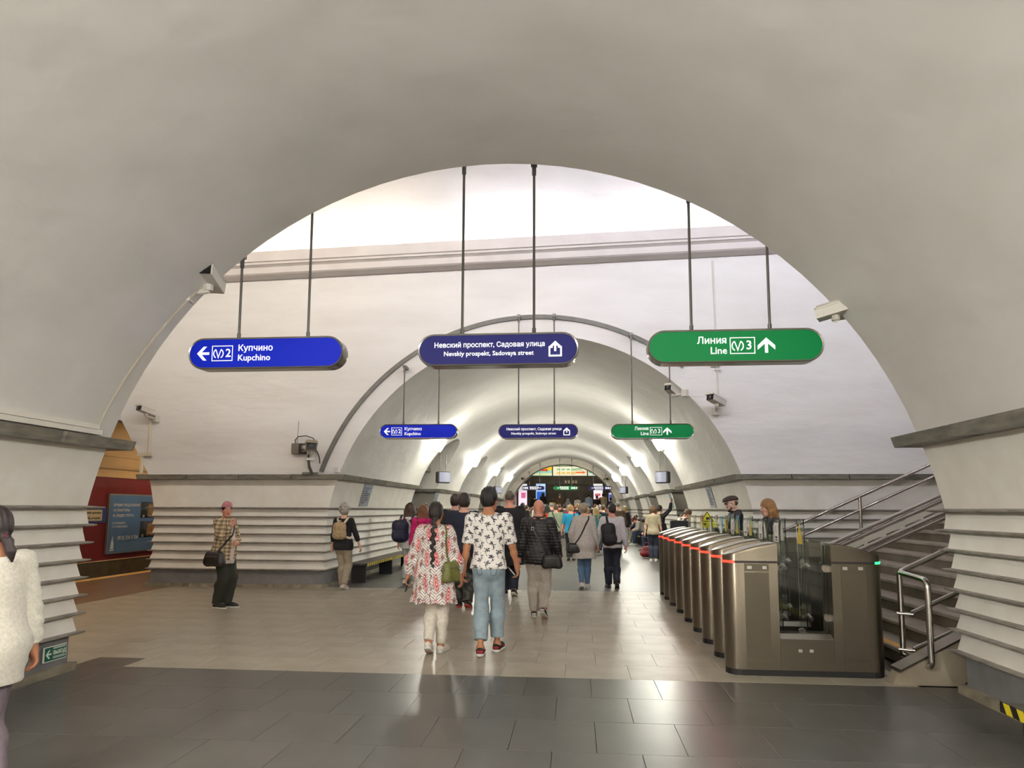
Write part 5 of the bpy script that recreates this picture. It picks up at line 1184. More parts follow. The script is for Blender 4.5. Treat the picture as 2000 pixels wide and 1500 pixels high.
def backpack(P, garment, label, c, trim, size, cpt, straps, pocket=True, group=None, tilt=0.):
    """cpt: point on the back; straps: list of paths over the shoulders (local)"""
    tr = bvh(garment); wd, dp, ht = size; p = np.array(cpt, float); t = root_thing(P, 'backpack', label, 'backpack', p)
    bm = mat('pack_%d_%d_%d' % c, c, .7, noise=(24, 4), col2=tuple(int(v*.75) for v in c), bump=(120, .3, .005)); tm = mat('pack_trim_%d_%d_%d' % trim, trim, .6)
    S = SDF(); x, z = wd/2, ht/2; r = dp/2
    S.chain([(-x+r, 0, -z+r), (-x+r*1.05, 0, z*.45), (-x*.45, 0, z-r), (x*.45, 0, z-r), (x-r*1.05, 0, z*.45), (x-r, 0, -z+r), (-x+r, 0, -z+r)], [r]*7, .03); S.cone((0, 0, -z+r), (0, 0, z-r*1.2), r*1.02, r, .05); S.cone((-x*.5, 0, -z*.4), (x*.5, 0, -z*.4), r, r, .06); S.cone((-x*.4, 0, z*.25), (x*.4, 0, z*.25), r, r, .06)
    R_ = rotz(0); b = mdl('pack_body', S, .009, bm, t); b.rotation_euler = (0, tilt, 0)
    if pocket:
        S = SDF(); S.chain([(-x*.62, -r*.72, -z*.62), (-x*.62, -r*.72, -z*.1), (x*.62, -r*.72, -z*.1), (x*.62, -r*.72, -z*.62), (-x*.62, -r*.72, -z*.62)], [r*.5]*5, .02); S.cone((-x*.4, -r*.72, -z*.36), (x*.4, -r*.72, -z*.36), r*.5, r*.5, .05); q = mdl('pocket', S, .009, bm, t); q.rotation_euler = (0, tilt, 0)
    m = MB(); a = [(-x*.6*cos(t_), -r*1.02+abs(cos(t_))*.012, z*.1+z*.62*sin(t_)) for t_ in np.linspace(.1, pi-.1, 14)]; m.tube(a, .006, 6); q = obj('zip', m, tm, t, smooth=40); q.rotation_euler = (0, tilt, 0)
    m = MB(); m.tube([(-.03, -.01, z-.005), (-.025, -.01, z+.035), (.025, -.01, z+.035), (.03, -.01, z-.005)], .008, 6); q = obj('loop', m, tm, t, smooth=40); q.rotation_euler = (0, tilt, 0)
    for path in straps:
        pts, nr = on_body(tr, path, 16, .006); m = band(pts, .045, .01, nr); obj('strap', shift(m, p), bm if c != (186, 160, 122) else tm, t, smooth='all')
    return t
PI = pi
# ---------------------------------------------------------------- woman in the plaid shirt
def plaid(P):
    u = np.arctan2(P[:, 1]+.02, P[:, 0]+.02)*.19; v = P[:, 2]+.10*P[:, 1]; c = np.tile(np.array([196, 172, 132.]), (len(P), 1))
    for w_ in (u, v):
        f = (w_/.062) % 1; c[(f < .2)] = c[f < .2]*.86; c[(f > .26) & (f < .36)] = (66, 50, 42); c[(f > .44) & (f < .52)] = (84, 64, 52); c[(f > .78) & (f < .83)] = (232, 222, 200)
    front = (P[:, 1] > .02) & (np.abs(P[:, 0]+.0) < .045) & (P[:, 2] < 1.40); c[front] = (222, 206, 196)
    return c
P = Person('woman in plaid shirt and pink headband, hand on her chest, by the left wall', -5.44, 10.45, R(-104), 1.62, 'f', 1.12, 'ruddy', (-.09, .03, 0, 0), (.085, -.06, 0, 0), lhand=(-.03, .235, 1.06), rhand=(.09, .20, 1.36), lpole=(-.9, -.5, -.3), rpole=(.8, -.1, -.9), head=(R(-38), R(-4)), face=True, hdirL=(.75, .3, .1), hdirR=(-.55, .12, .6), pnL=(.1, -1, 0), pnR=(0, -1, .1), vox=.0075, curl=.35)
s = P.top(cloth_attr, .024, .80, .97, 'plaid_shirt', plaid, flare=.02, belly=.12, amp=.006, e2=.012)
def dots(P_):
    c = np.tile(np.array([226, 214, 206.]), (len(P_), 1)); th = np.arctan2(P_[:, 0], P_[:, 1]); a = np.sin(th*34)*np.sin(P_[:, 2]*150); c[a > .15] = (48, 42, 44); return c
S = SDF(); S.cone(P.pel+V3(0, 0, .0), V3(0, .0, .70), .17*1.12, .185*1.12, .05, (V3(0, 1, 0), .78), [(V3(0, 0, .735), V3(0, 0, -1)), (V3(0, 0, .95), V3(0, 0, 1))]); mdl('dotted_blouse', S, .007, cloth_attr, P.root, col=dots)
P.bottom(cloth('olive_dark', (40, 42, 32)), .016, .042, .99); P.shoes(black_shoe, sole_w); P.hair((24, 20, 20), 'tied', extra=lambda S, q: S.chain([q(0, -.10, .04), q(0, -.13, -.01), q(.0, -.12, -.08)], [.045, .04, .02], .03))
S = SDF(); S.ell(P.hc+P.HR @ V3(0, -.014, .034), (.087, .106, .106), P.HR, .02, [(P.hc+P.HR @ V3(0, 0, .036), -(P.HR @ unit(V3(0, -.1, 1)))), (P.hc+P.HR @ V3(0, -.055, 0), P.HR @ unit(V3(0, -1, .1)))]); mdl('headband', S, .006, cloth('pink', (196, 128, 140)), P.root, disp=folds(.002, 90))
crossbag(P, s, 'black leather handbag at the hip of the woman in plaid', 'handbag', (30, 27, 27), [(-.06, .12, 1.40), (.02, .15, 1.2), (.19, .08, .98), (.23, .03, .90)], (.255, .03, .83), (.33, .14, .2), rz=R(86))
# ---------------------------------------------------------------- grey-haired woman with a beige backpack
P = Person('grey curly haired woman in black top and khaki trousers walking along the left wall', -4.42, 13.05, R(-4), 1.60, 'f', 1.1, 'fair', (-.07, .10, 0, 0), (.075, -.12, 0, R(18)), (-.28, .04, .84), (.33, .10, .86), lpole=(-.6, -1, 0), rpole=(.6, -1, .1), vox=.0085)
s = P.top(cloth('black_knit', (26, 26, 29)), .02, .84, .82, 'top', amp=.004); P.bottom(cloth('khaki', (166, 155, 134)), .014, .034, .98); P.shoes(cloth('shoe_pinkish', (206, 190, 182)), sole_w); P.hair((196, 190, 178), 'curly')
b = -.16; backpack(P, s, 'small beige backpack on the grey-haired woman', (186, 160, 122), (222, 206, 180), (.27, .13, .34), (0, b-.075, 1.22), [[(a*.05, b, 1.36), (a*.10, -.08, 1.45), (a*.13, .03, 1.46), (a*.14, .12, 1.36)] for a in (-1, 1)]+[[(a*.12, b, 1.10), (a*.17, -.06, 1.06), (a*.17, .06, 1.12)] for a in (-1, 1)])
# ---------------------------------------------------------------- long-haired woman in white with a navy backpack
P = Person('long brown haired woman in white shirt and pale jeans walking by the left wall', -3.36, 14.0, R(-8), 1.64, 'f', 1.05, 'fair', (-.08, -.1, 0, R(14)), (.08, .12, 0, 0), (-.27, .02, .84), (.24, .2, 1.02), vox=.009)
s = P.top(cloth('white_shirt', (226, 226, 226)), .026, .80, .96, 'shirt', amp=.006); P.bottom(cloth('pale_denim', (176, 186, 190)), .016, .034, .95); P.shoes(white_shoe, sole_w); P.hair((72, 48, 34), 'long')
backpack(P, s, 'navy backpack with pink piping on the woman in white', (28, 32, 58), (206, 110, 130), (.33, .2, .46), (-.13, -.235, 1.16), [[(-.16, -.14, 1.36), (-.17, -.05, 1.46), (-.16, .06, 1.42), (-.15, .12, 1.28)], [(-.2, -.14, .98), (-.2, 0, .95), (-.19, .1, 1.06)]])
# companions further on, mostly hidden
P = Person('dark-haired youth in a black jacket just ahead of the woman in white', -3.62, 16.6, 0, 1.66, 'm', 1., 'fair', (-.08, .1, 0, 0), (.08, -.1, 0, R(15)), vox=.012); P.top(cloth('black_jacket', (24, 25, 28)), .03, .84, .97, 'jacket'); P.bottom(cloth('black_trousers', (28, 28, 31)), .014, .03); P.shoes(black_shoe, sole_b); P.hair((34, 26, 22), 'short')
P = Person('reddish haired woman in a magenta hoodie behind the woman in tunic', -3.0, 13.6, 0, 1.60, 'f', 1.08, 'fair', (-.08, .1, 0, 0), (.08, -.1, 0, R(15)), vox=.0095); P.top(cloth('magenta', (196, 22, 104)), .034, .84, .97, 'hoodie', amp=.006); P.bottom(cloth('dark_denim', (44, 50, 66)), .014, .028); P.shoes(white_shoe, sole_w); P.hair((128, 74, 44), 'long')
S = SDF(); S.chain([P.up((-.09, -.03, 1.44)), P.up((-.05, -.11, 1.42)), P.up((.05, -.11, 1.42)), P.up((.09, -.03, 1.44))], [.035, .05, .05, .035], .03); mdl('hood', S, .009, cloth('magenta', (196, 22, 104)), P.root)
P = Person('man with cropped hair in a black hooded jacket left of the man in navy', -2.12, 12.2, R(4), 1.78, 'm', 1.08, 'fair', (-.09, -.12, 0, R(16)), (.09, .12, 0, 0), vox=.0095, head=(R(-18), 0)); P.top(cloth('black_hood', (30, 31, 34)), .03, .84, .97, 'jacket'); P.bottom(cloth('black_trousers', (28, 28, 31)), .016, .034); P.shoes(black_shoe, sole_b); P.hair((52, 40, 32), 'short')
S = SDF(); S.chain([P.up((-.1, -.02, 1.45)), P.up((-.06, -.12, 1.42)), P.up((.06, -.12, 1.42)), P.up((.1, -.02, 1.45))], [.04, .06, .06, .04], .03); mdl('hood', S, .0095, cloth('black_hood', (30, 31, 34)), P.root)
def camo(P_):
    n = np.sin(P_[:, 0]*40+3*np.sin(P_[:, 2]*23))+np.sin(P_[:, 2]*37+3*np.sin(P_[:, 1]*31+P_[:, 0]*15)); c = np.tile(np.array([44, 44, 42.]), (len(P_), 1)); c[n > .6] = (72, 70, 62); c[n < -.7] = (22, 22, 24); return c
P = Person('man with wavy dark hair in navy jacket and mottled dark trousers', -1.74, 10.85, R(2), 1.76, 'm', 1.12, 'fair', (-.09, .12, 0, 0), (.09, -.14, 0, R(20)), (-.28, .08, .86), (.29, -.02, .86), vox=.009)
P.top(cloth('navy_jacket', (26, 32, 52)), .034, .82, .97, 'jacket', amp=.005); P.bottom(cloth_attr, .022, .045, .99, col=camo); P.shoes(black_shoe, cloth('sole_red', (190, 66, 50))); P.hair((58, 48, 42), 'short', vol=.014)
# ---------------------------------------------------------------- the couple hand in hand
def ikat(P_):
    n = len(P_); c = np.tile(np.array([236, 226, 218.]), (n, 1)); side = np.sign(P_[:, 1]+.02)
    u = P_[:, 0]+.35*P_[:, 1]*np.sign(P_[:, 0]); v = P_[:, 2]; Pd = .15; k = np.floor(u/Pd+.5); lx = (u-k*Pd); lz = ((v+.14*(k % 2)+.02*np.sin(u*60))/.28+.5) % 1*.28-.14
    jag = .10*np.sin(v*330)+.06*np.sin(v*610+u*200); a = np.sqrt((lx/(.031*(1-.5*lz/.14)))**2+(lz/.088)**2)*(1+jag*.8); red = (178, 40, 54)
    for hi, co in ((1.28, (60, 60, 84)), (1.2, (238, 228, 220)), (1.05, (176, 46, 62)), (.82, (238, 226, 218)), (.66, (206, 70, 72)), (.34, (238, 214, 206)), (.2, red)): c[a < hi] = co
    k2 = np.floor(u/Pd); lx2 = u-(k2+.5)*Pd; lz2 = ((v+.07*(k2 % 2))/.14+.5) % 1*.14-.07; b = (np.abs(lx2)/.027+np.abs(lz2)/.046)*(1+jag); m = (a > 1.3)
    for hi, co in ((1.15, (46, 50, 92)), (1.0, (236, 226, 216)), (.8, (50, 46, 52)), (.5, (214, 120, 90)), (.25, (42, 60, 60))): c[m & (b < hi)] = co
    z = m & (b > 1.25) & (np.sin(v*190+np.abs(lx2)*160) > .72); c[z] = (64, 58, 80); return c
P = Person('woman with long dark braid in a red and blue patterned tunic and cream trousers', -1.50, 7.42, R(-3), 1.60, 'f', 1.1, 'tan', (-.05, -.14, .03, R(22)), (.06, .14, 0, 0), (-.36, .02, .80), (.315, .07, .80), lpole=(-.9, -.8, .2), rpole=(.5, -1, .1), vox=.0075, curl=.7)
s = P.top(cloth_attr, .03, .60, .95, 'printed_tunic', ikat, flare=.085, amp=.010, f=16., puff=.035, e2=.012, disp=lambda Q: .010*np.sin(np.arctan2(Q[:, 0], -Q[:, 1])*9+Q[:, 2]*3)*np.clip((1.25-Q[:, 2])/.6, 0, 1)+.004*np.sin(Q[:, 2]*40+Q[:, 0]*15))
P.bottom(cloth('cream', (226, 218, 204)), .008, .022, .93, amp=.006); P.shoes(cloth('trainer_cream', (224, 216, 204)), sole_w)
def braid(S, q):
    p0 = q(0, -.09, .0)
    for k in range(15): 
        z = -.07-.046*k; S.ell(P.hc+V3(.012*(-1)**k+.01, -.115-.012*min(k, 5)-.03*max(0, (k-9))/6, z), (.034-.0012*k, .026-.0007*k, .034), None, .01)
    S.cone(P.hc+V3(.01, -.20, -.74), P.hc+V3(.02, -.20, -.84), .014, .004, .02)
P.hair((42, 28, 24), 'tied', extra=braid); WOM = P
def trunkfrond(P_):
    n = len(P_); c = np.tile(np.array([238, 234, 228.]), (n, 1)); u = P_[:, 0]+.5*(P_[:, 1]+.1)*np.sign(P_[:, 0])*(np.abs(P_[:, 0]) > .15); v = P_[:, 2]
    for ofs, sx in ((0, 1), (1, -1)):
        px, pz = .125, .135; uu, vv = u+ofs*px/2, v+ofs*pz/2+.02*(np.floor(u/px+.5) % 3); i, j = np.floor(uu/px+.5), np.floor(vv/pz+.5); h = np.sin(i*12.9+j*78.2+ofs*5)*43758.5; h = h-np.floor(h)
        lx, lz = uu-i*px+(h-.5)*.02, vv-j*pz-.018; r = np.hypot(lx, lz); th = np.arctan2(lz, lx*sx)+(h-.5)*.7
        fr = (r < .042*np.abs(np.cos(th*3.5+.3))**.55*(.75+.25*np.sin(th*2+1.)+.1*np.sin(r*900))) & (th > -2.6) & (th < 2.9); tk = (np.abs(lx-.010*np.sin(lz*45)*sx-.012*(lz/.06)**2*sx) < .0034) & (lz < 0) & (lz > -.066)
        c[fr] = (34, 38, 54); c[tk] = (92, 88, 84)
    return c
P = Person('young man in white palm print T-shirt and light cropped jeans with a phone', -.93, 7.5, R(-2), 1.755, 'm', .97, 'tan', (-.075, -.14, .0, R(4)), (.085, .16, .0, 0), (-.29, .02, .80), (.30, .16, .86), lpole=(-.5, -1, 0), rpole=(.55, -1, .1), vox=.0075, head=(R(-20), 0), curl=.75, hdirR=(.05, .45, -.9), face=True)
s = P.top(cloth_attr, .026, .925, .50, 'palm_shirt', trunkfrond, e2=.022, flare=.012, amp=.006, f=24.)
P.bottom(mat('denim_light', (154, 170, 178), .9, noise=(14, 6), col2=(130, 148, 158), bump=(180, .3, .004)), .014, .032, .80, amp=.006, f=26., vx=.9)
for a in (-1, 1):
    pts, nr = on_body(bvh([c for c in P.root.children if c.name.startswith('trousers')][0]), [(a*.045, -.2, .93), (a*.135, -.17, .94), (a*.13, -.18, .81), (a*.09, -.2, .78), (a*.05, -.2, .81), (a*.045, -.2, .93)], 20, .002); obj('pocket', band(pts, .007, .002, nr), mat('denim_seam', (86, 112, 130), .9), P.root)
P.shoes(cloth('trainer_black', (36, 32, 34)), sole_w, accent=cloth('trainer_red', (150, 40, 48))); P.hair((26, 22, 22), 'short', vol=.008, front=.06); MAN = P
t = root_thing(P, 'phone', 'dark phone in the hand of the man in the palm shirt', 'phone', P.palm[1]); m = MB(); m.bevbox((-.02, .012, .03), (.016, .078, .15), .006); o = obj('case', m, mat('phone_dark', (24, 24, 26), .3), t); o.rotation_euler = (R(35), R(-35), 0)
m = MB(); m.bevbox((-.029, .012, .03), (.003, .07, .14), .002); o2 = obj('screen', m, mat('phone_glass', (12, 12, 14), .45), t); o2.rotation_euler = o.rotation_euler
t = root_thing(WOM, 'phone', 'black phone in the lowered hand of the woman in the printed tunic', 'phone', WOM.palm[-1]); m = MB(); m.bevbox((.0, .0, -.03), (.014, .074, .15), .006); o = obj('case', m, mat('phone_dark', (24, 24, 26)), t); o.rotation_euler = (R(15), R(20), 0)
crossbag(WOM, s_ := [c for c in WOM.root.children if c.name.startswith('printed_tunic')][0], 'small olive green shoulder bag between the couple', 'shoulder_bag', (122, 124, 62), [(.13, -.02, 1.47), (.16, -.12, 1.38), (.19, -.14, 1.2), (.21, -.13, 1.08)], (.225, -.135, .97), (.17, .10, .25), .022, rz=R(60))
# ---------------------------------------------------------------- tall man in a long black coat
P = Person('tall grey-haired man in a long black coat ahead of the couple', -1.17, 12.45, R(2), 1.85, 'm', 1.2, 'ruddy', (-.09, .12, 0, 0), (.09, -.14, 0, R(20)), (-.3, .05, .84), (.3, .03, .84), vox=.0095)
s = P.top(cloth('black_coat', (26, 26, 29)), .04, .52, .97, 'coat', flare=.05, amp=.005); P.bottom(cloth('navy_denim', (34, 40, 56)), .018, .036); P.shoes(black_shoe, sole_w); P.hair((118, 104, 94), 'thin')
# ---------------------------------------------------------------- bald man in a quilted jacket
P = Person('bald man in a black quilted jacket and grey sweatpants', -.52, 10.0, R(-3), 1.66, 'm', 1.2, 'ruddy', (-.1, .13, .0, 0), (.085, -.16, .02, R(28)), (-.31, .06, .83), (.33, .05, .82), lpole=(-.6, -1, .1), rpole=(.6, -1, .1), vox=.008)
s = P.top(mat('quilted_black', (21, 21, 24), .5, noise=(30, 3), col2=(17, 17, 20), bump=(90, .25, .004)), .026, .83, .97, 'quilted_jacket', disp=lambda Q: .007*np.abs(np.sin(Q[:, 2]*PI/.045+.6*np.sin(Q[:, 0]*5)))-.002+.002*np.sin(Q[:, 0]*90+Q[:, 2]*30))
P.bottom(mat('marl_grey', (206, 200, 191), .9, noise=(60, 4), col2=(178, 172, 163), bump=(160, .3, .005)), .028, .036, .97, amp=.009, f=30.); P.shoes(black_shoe, sole_w, accent=cloth('trainer_white', (216, 212, 206)))
S = SDF(); S.chain([P.up((-.055, .03, 1.48)), P.up((-.06, -.045, 1.49)), P.up((0, -.085, 1.485)), P.up((.06, -.045, 1.49)), P.up((.055, .03, 1.48))], [.022]*5, .02); mdl('collar', S, .008, mat('quilted_black', (30, 30, 34)), P.root)
crossbag(P, s, 'small black crossbody bag on the man in the quilted jacket', 'crossbody_bag', (26, 25, 26), [(-.10, .05, 1.46), (-.11, -.08, 1.44), (-.03, -.2, 1.25), (.1, -.2, 1.05), (.19, -.16, .93)], (.215, -.175, .86), (.24, .10, .20), .036)
m = MB(); stroke(m, [(-.02, -.02), (.02, -.02), (.02, .02), (-.02, .02)], .008, 0, True); tr = bvh(s); loc, no, _, _ = tr.find_nearest(Vector((-.085, -.2, 1.335))); m.v = [(a*.9+b*0+loc[0], loc[1]-.022, c+loc[2]) for a, b, c in m.v]
o = obj('strap_buckle', m, chrome, P.root)
# ---------------------------------------------------------------- woman in a long grey jumper and man with a sling pack
P = Person('fair-haired woman in a long grey jumper and blue jeans', .17, 13.75, R(-2), 1.65, 'f', 1.12, 'fair', (-.06, -.13, .0, R(20)), (.07, .13, 0, 0), (-.26, .06, .92), (.30, .04, .82), vox=.009)
s = P.top(mat('grey_marl_knit', (198, 192, 184), .95, noise=(40, 4), col2=(172, 165, 156), bump=(120, .5, .006)), .03, .62, .97, 'long_jumper', flare=.045, amp=.006, f=18.); P.bottom(cloth('blue_denim', (92, 122, 152)), .008, .016, .96); P.shoes(white_shoe, sole_w)
P.hair((186, 164, 134), 'tied', extra=lambda S, q: S.chain([q(0, -.10, .03), q(0, -.13, -.01), q(0, -.12, -.07)], [.04, .034, .016], .02))
crossbag(P, s, 'black crossbody bag on the woman in the long grey jumper', 'crossbody_bag', (28, 27, 29), [(.11, .05, 1.46), (.10, -.07, 1.45), (0, -.2, 1.22), (-.13, -.18, 1.0), (-.18, -.12, .9)], (-.205, -.12, .84), (.22, .10, .2), .03)
P = Person('man in pale grey jumper and dark jeans with black pack on one shoulder', .72, 13.8, R(3), 1.64, 'm', 1.12, 'ruddy', (-.08, .13, 0, 0), (.09, -.13, 0, R(20)), (-.34, .04, .84), (.29, .04, .84), vox=.009, head=(R(22), 0), face=True)
s = P.top(cloth('pale_grey_knit', (206, 204, 206)), .026, .86, .97, 'jumper', amp=.006, f=22.); P.bottom(cloth('ink_denim', (32, 36, 48)), .018, .036, .98); P.shoes(black_shoe, sole_b); P.hair((52, 44, 40), 'short')
backpack(P, s, 'black sling pack on the back of the man in the pale jumper', (22, 22, 25), (44, 44, 48), (.27, .16, .44), (-.09, -.235, 1.13), [[(-.09, -.15, 1.33), (-.11, -.08, 1.44), (-.11, .03, 1.46), (-.1, .12, 1.36)], [(.04, -.2, .95), (.14, -.12, .93), (.17, 0, .98)]], tilt=R(-8))
# ---------------------------------------------------------------- mid distance
P = Person('man in turquoise T-shirt and black trousers ahead of the woman in grey jumper', -.13, 21.1, 0, 1.66, 'm', 1.1, 'ruddy', (-.08, -.12, 0, R(18)), (.09, .12, 0, 0), (-.29, .06, .86), (.28, .06, .86), vox=.0125); s = P.top(cloth('turquoise', (24, 140, 178)), .022, .88, .5, 't_shirt'); P.bottom(cloth('black_trousers', (28, 28, 31)), .016, .034); P.shoes(black_shoe, sole_b); P.hair((176, 132, 84), 'short')
tr = bvh(s); pts, nr = on_body(tr, [(.10, .0, 1.46), (.1, -.1, 1.43), (.05, -.2, 1.25), (-.02, -.2, 1.1), (-.1, -.2, .98)], 16, .004); obj('strap', band(pts, .03, .006, nr), cloth('strap_black', (24, 24, 26)), P.root, smooth='all')
P = Person('person with short hair in a sage green T-shirt with a dark strap', -.62, 22.6, 0, 1.69, 'm', 1.05, 'fair', (-.08, .12, 0, 0), (.09, -.12, 0, R(18)), vox=.0125); s = P.top(cloth('sage', (152, 164, 136)), .026, .86, .5, 't_shirt'); P.bottom(cloth('dark_denim', (44, 50, 66)), .016, .034); P.shoes(white_shoe, sole_w); P.hair((104, 74, 50), 'short')
tr = bvh(s); pts, nr = on_body(tr, [(-.10, .0, 1.46), (-.1, -.1, 1.43), (-.03, -.2, 1.25), (.06, -.2, 1.1), (.15, -.15, .96)], 16, .004); obj('strap', band(pts, .03, .006, nr), cloth('strap_black', (24, 24, 26)), P.root, smooth='all')
# ---------------------------------------------------------------- two people coming through the gates
P = Person('bearded man in flat cap and sunglasses coming through the gates', 2.66, 11.96, R(92), 1.77, 'm', 1.0, 'pale', (-.08, -.10, 0, R(14)), (.08, .10, 0, 0), (-.225, .06, .86), (.225, .0, .86), vox=.008, head=(R(6), R(-12)), face=True)
s = P.top(cloth('black_leather', (22, 23, 25), rough=.5), .03, .84, .97, 'jacket'); P.bottom(cloth('black_trousers', (28, 28, 31)), .014, .03); P.shoes(black_shoe, sole_b)
S = SDF(); S.chain([P.up((-.06, .05, 1.47)), P.up((-.075, -.04, 1.50)), P.up((0, -.09, 1.50)), P.up((.075, -.04, 1.50)), P.up((.06, .05, 1.47))], [.024]*5, .02); mdl('collar', S, .008, cloth('black_leather', (22, 23, 25)), P.root)
q = lambda *p: P.hc+P.HR @ V3(*p)
S = SDF(); S.ell(q(0, -.012, .05), (.088, .112, .074), P.HR, .03, [(q(0, 0, .046), P.HR @ unit(V3(0, .16, -1)))]); S.ell(q(0, .06, .066), (.078, .085, .042), P.HR, .04, [(q(0, 0, .046), P.HR @ unit(V3(0, .16, -1)))]); S.ell(q(0, .105, .047), (.066, .05, .010), P.HR, .012)
mdl('flat_cap', S, .0065, cloth('cap_brown', (58, 46, 40)), P.root)
S = SDF(); S.ell(q(0, -.016, .0), (.0785, .092, .07), P.HR, .02, [(q(0, .01, 0), P.HR @ V3(0, 1, 0)), (q(0, 0, -.05), P.HR @ V3(0, 0, -1))]); mdl('hair', S, .0075, hair_mat((96, 68, 50)), P.root)
S = SDF(); S.chain([q(-.055, .04, -.07), q(-.028, .07, -.105), q(0, .078, -.112), q(.028, .07, -.105), q(.055, .04, -.07)], [.014, .018, .02, .018, .014], .015); S.cone(q(-.02, .094, -.047), q(.02, .094, -.047), .008, .008, .01); mdl('beard', S, .006, hair_mat((86, 58, 42)), P.root)
t = root_thing(P, 'sunglasses', 'dark sunglasses on the man in the flat cap', 'glasses', q(0, .09, .006)); m = MB(); c0 = q(0, .09, .006); AA = Matrix(P.HR.tolist()).to_4x4()
for i in (-1, 1): m.lathe([(.001, -.003), (.026, -.002), (.026, .002), (.001, .003)], 14, M=AA @ Matrix.Translation((i*.033, .012, -.002)) @ Matrix.Rotation(pi/2, 4, 'X'))
obj('lenses', m, mat('lens_black', (10, 10, 11), .1), t, smooth=30)
m = MB()
for i in (-1, 1): m.tube([AA @ Vector((i*.06, .006, .004)), AA @ Vector((i*.078, -.04, .004)), AA @ Vector((i*.084, -.1, -.006))], .003, 6)
m.tube([AA @ Vector((-.06, .012, .006)), AA @ Vector((0, .018, .008)), AA @ Vector((.06, .012, .006))], .003, 6); obj('frame', m, black_m, t)
P = Person('woman with long blonde hair in dark jacket behind the man in the cap', 2.82, 10.41, R(98), 1.68, 'f', 1., 'fair', (-.08, .12, 0, 0), (.08, -.12, 0, R(14)), (-.25, .05, .86), (.24, .05, .86), vox=.008, head=(R(4), R(-10)), face=True)
P.top(cloth('charcoal_jacket', (52, 56, 58)), .026, .84, .97, 'jacket'); P.bottom(cloth('black_trousers', (28, 28, 31)), .012, .028); P.shoes(black_shoe, sole_b); P.hair((186, 136, 84), 'long', front=.06)
# ---------------------------------------------------------------- by the first pier on the right
P = Person('woman with brown hair in a beige T-shirt standing at the line map on the right', 2.33, 21.2, R(-12), 1.64, 'f', 1.12, 'fair', vox=.011); P.top(cloth('beige_tee', (172, 160, 132)), .024, .86, .5, 't_shirt'); P.bottom(cloth('dark_denim', (44, 50, 66)), .014, .03); P.shoes(white_shoe, sole_w); P.hair((112, 86, 58), 'bob')
P = Person('person in black reaching an arm up to the line map on the right', 2.62, 22.0, R(-42), 1.66, 'm', 1., 'fair', rhand=(.30, .22, 1.86), rpole=(.6, -.3, -1), vox=.011, hdirR=(.2, .3, 1)); P.top(cloth('black_knit', (26, 26, 29)), .02, .86, .96, 'top'); P.bottom(cloth('black_trousers', (28, 28, 31)), .014, .03); P.shoes(black_shoe, sole_b); P.hair((58, 42, 32), 'short')
def patches(P_):
    n = np.sin(P_[:, 0]*26+2.5*np.sin(P_[:, 2]*19))+np.sin(P_[:, 2]*24+2.5*np.sin(P_[:, 1]*22+2)); c = np.tile(np.array([228, 216, 206.]), (len(P_), 1)); c[n > .75] = (92, 50, 46); c[n < -1.1] = (60, 44, 48); return c
P = Person('short-haired person in white and brown patterned top bending by the far gates', 2.72, 18.6, R(-64), 1.60, 'f', 1.15, 'ruddy', lean=R(20), head=(R(-14), R(-24)), lhand=(-.12, .34, 1.0), rhand=(.16, .36, 1.0), vox=.010, face=True); P.top(cloth_attr, .03, .84, .95, 'patterned_top', patches); P.bottom(cloth('black_trousers', (28, 28, 31)), .014, .03); P.shoes(white_shoe, sole_w); P.hair((104, 72, 48), 'short', vol=.008)
# ---------------------------------------------------------------- people seated on the right benches
def seated(label, y, topc, botc, hairc, lean, shoe, H=1.72, head=(0, R(-20)), cap=None, x=2.98, hs='short'):
    P = Person(label, x, y, R(92), H, 'm', 1.05, 'fair', (-.12, .46, 0, 0), (.12, .42, 0, 0), (-.10, .46, .66), (.10, .46, .66), lean=lean, head=head, pz=-.375, vox=.011, face=True, lpole=(-.9, -.3, -.5), rpole=(.9, -.3, -.5), knee=(0, .6, 1))
    P.top(topc, .026, .50, .97, 'jumper'); P.bottom(botc, .016, .034, .98, waist=1.0); P.shoes(shoe, sole_w)
    if cap: 
        q = lambda *p: P.hc+P.HR @ V3(*p); S = SDF(); S.ell(q(0, -.014, .045), (.084, .104, .09), P.HR, .02, [(q(0, 0, .04), P.HR @ V3(0, 0, -1))]); S.ell(q(0, .11, .045), (.06, .06, .008), P.HR, .01); mdl('cap', S, .009, cap, P.root)
    P.hair(hairc, hs); return P
seated('man in a black jumper and blue jeans leaning forward on the bench', 26.3, cloth('black_knit', (26, 26, 29)), cloth('mid_denim', (40, 58, 88)), (44, 34, 28), R(32), black_shoe)
seated('person in a dark red cap on the bench beyond the man leaning forward', 30.6, cloth('grey_pale', (176, 168, 160)), cloth('mid_denim', (40, 58, 88)), (60, 44, 34), R(36), white_shoe, cap=cloth('cap_red', (142, 40, 46)))
seated('person in a white cap and dark jacket further along the bench', 32.6, cloth('navy_jacket', (26, 32, 52)), cloth('khaki', (166, 155, 134)), (80, 70, 60), R(14), white_shoe, cap=cloth('cap_white', (220, 216, 208)))
seated('person in dark clothes and white shoes on the bench hidden by the gates', 23.7, cloth('charcoal_jacket', (52, 56, 58)), cloth('black_trousers', (28, 28, 31)), (70, 50, 36), R(10), white_shoe)
P = Person('blonde woman in a black top and pale jeans on the far right', 2.24, 31.8, R(-6), 1.66, 'f', 1.05, 'fair', vox=.0125); P.top(cloth('black_knit', (26, 26, 29)), .024, .80, .97, 'top'); P.bottom(cloth('pale_denim', (176, 186, 190)), .012, .028); P.shoes(white_shoe, sole_w); P.hair((196, 166, 98), 'bob')
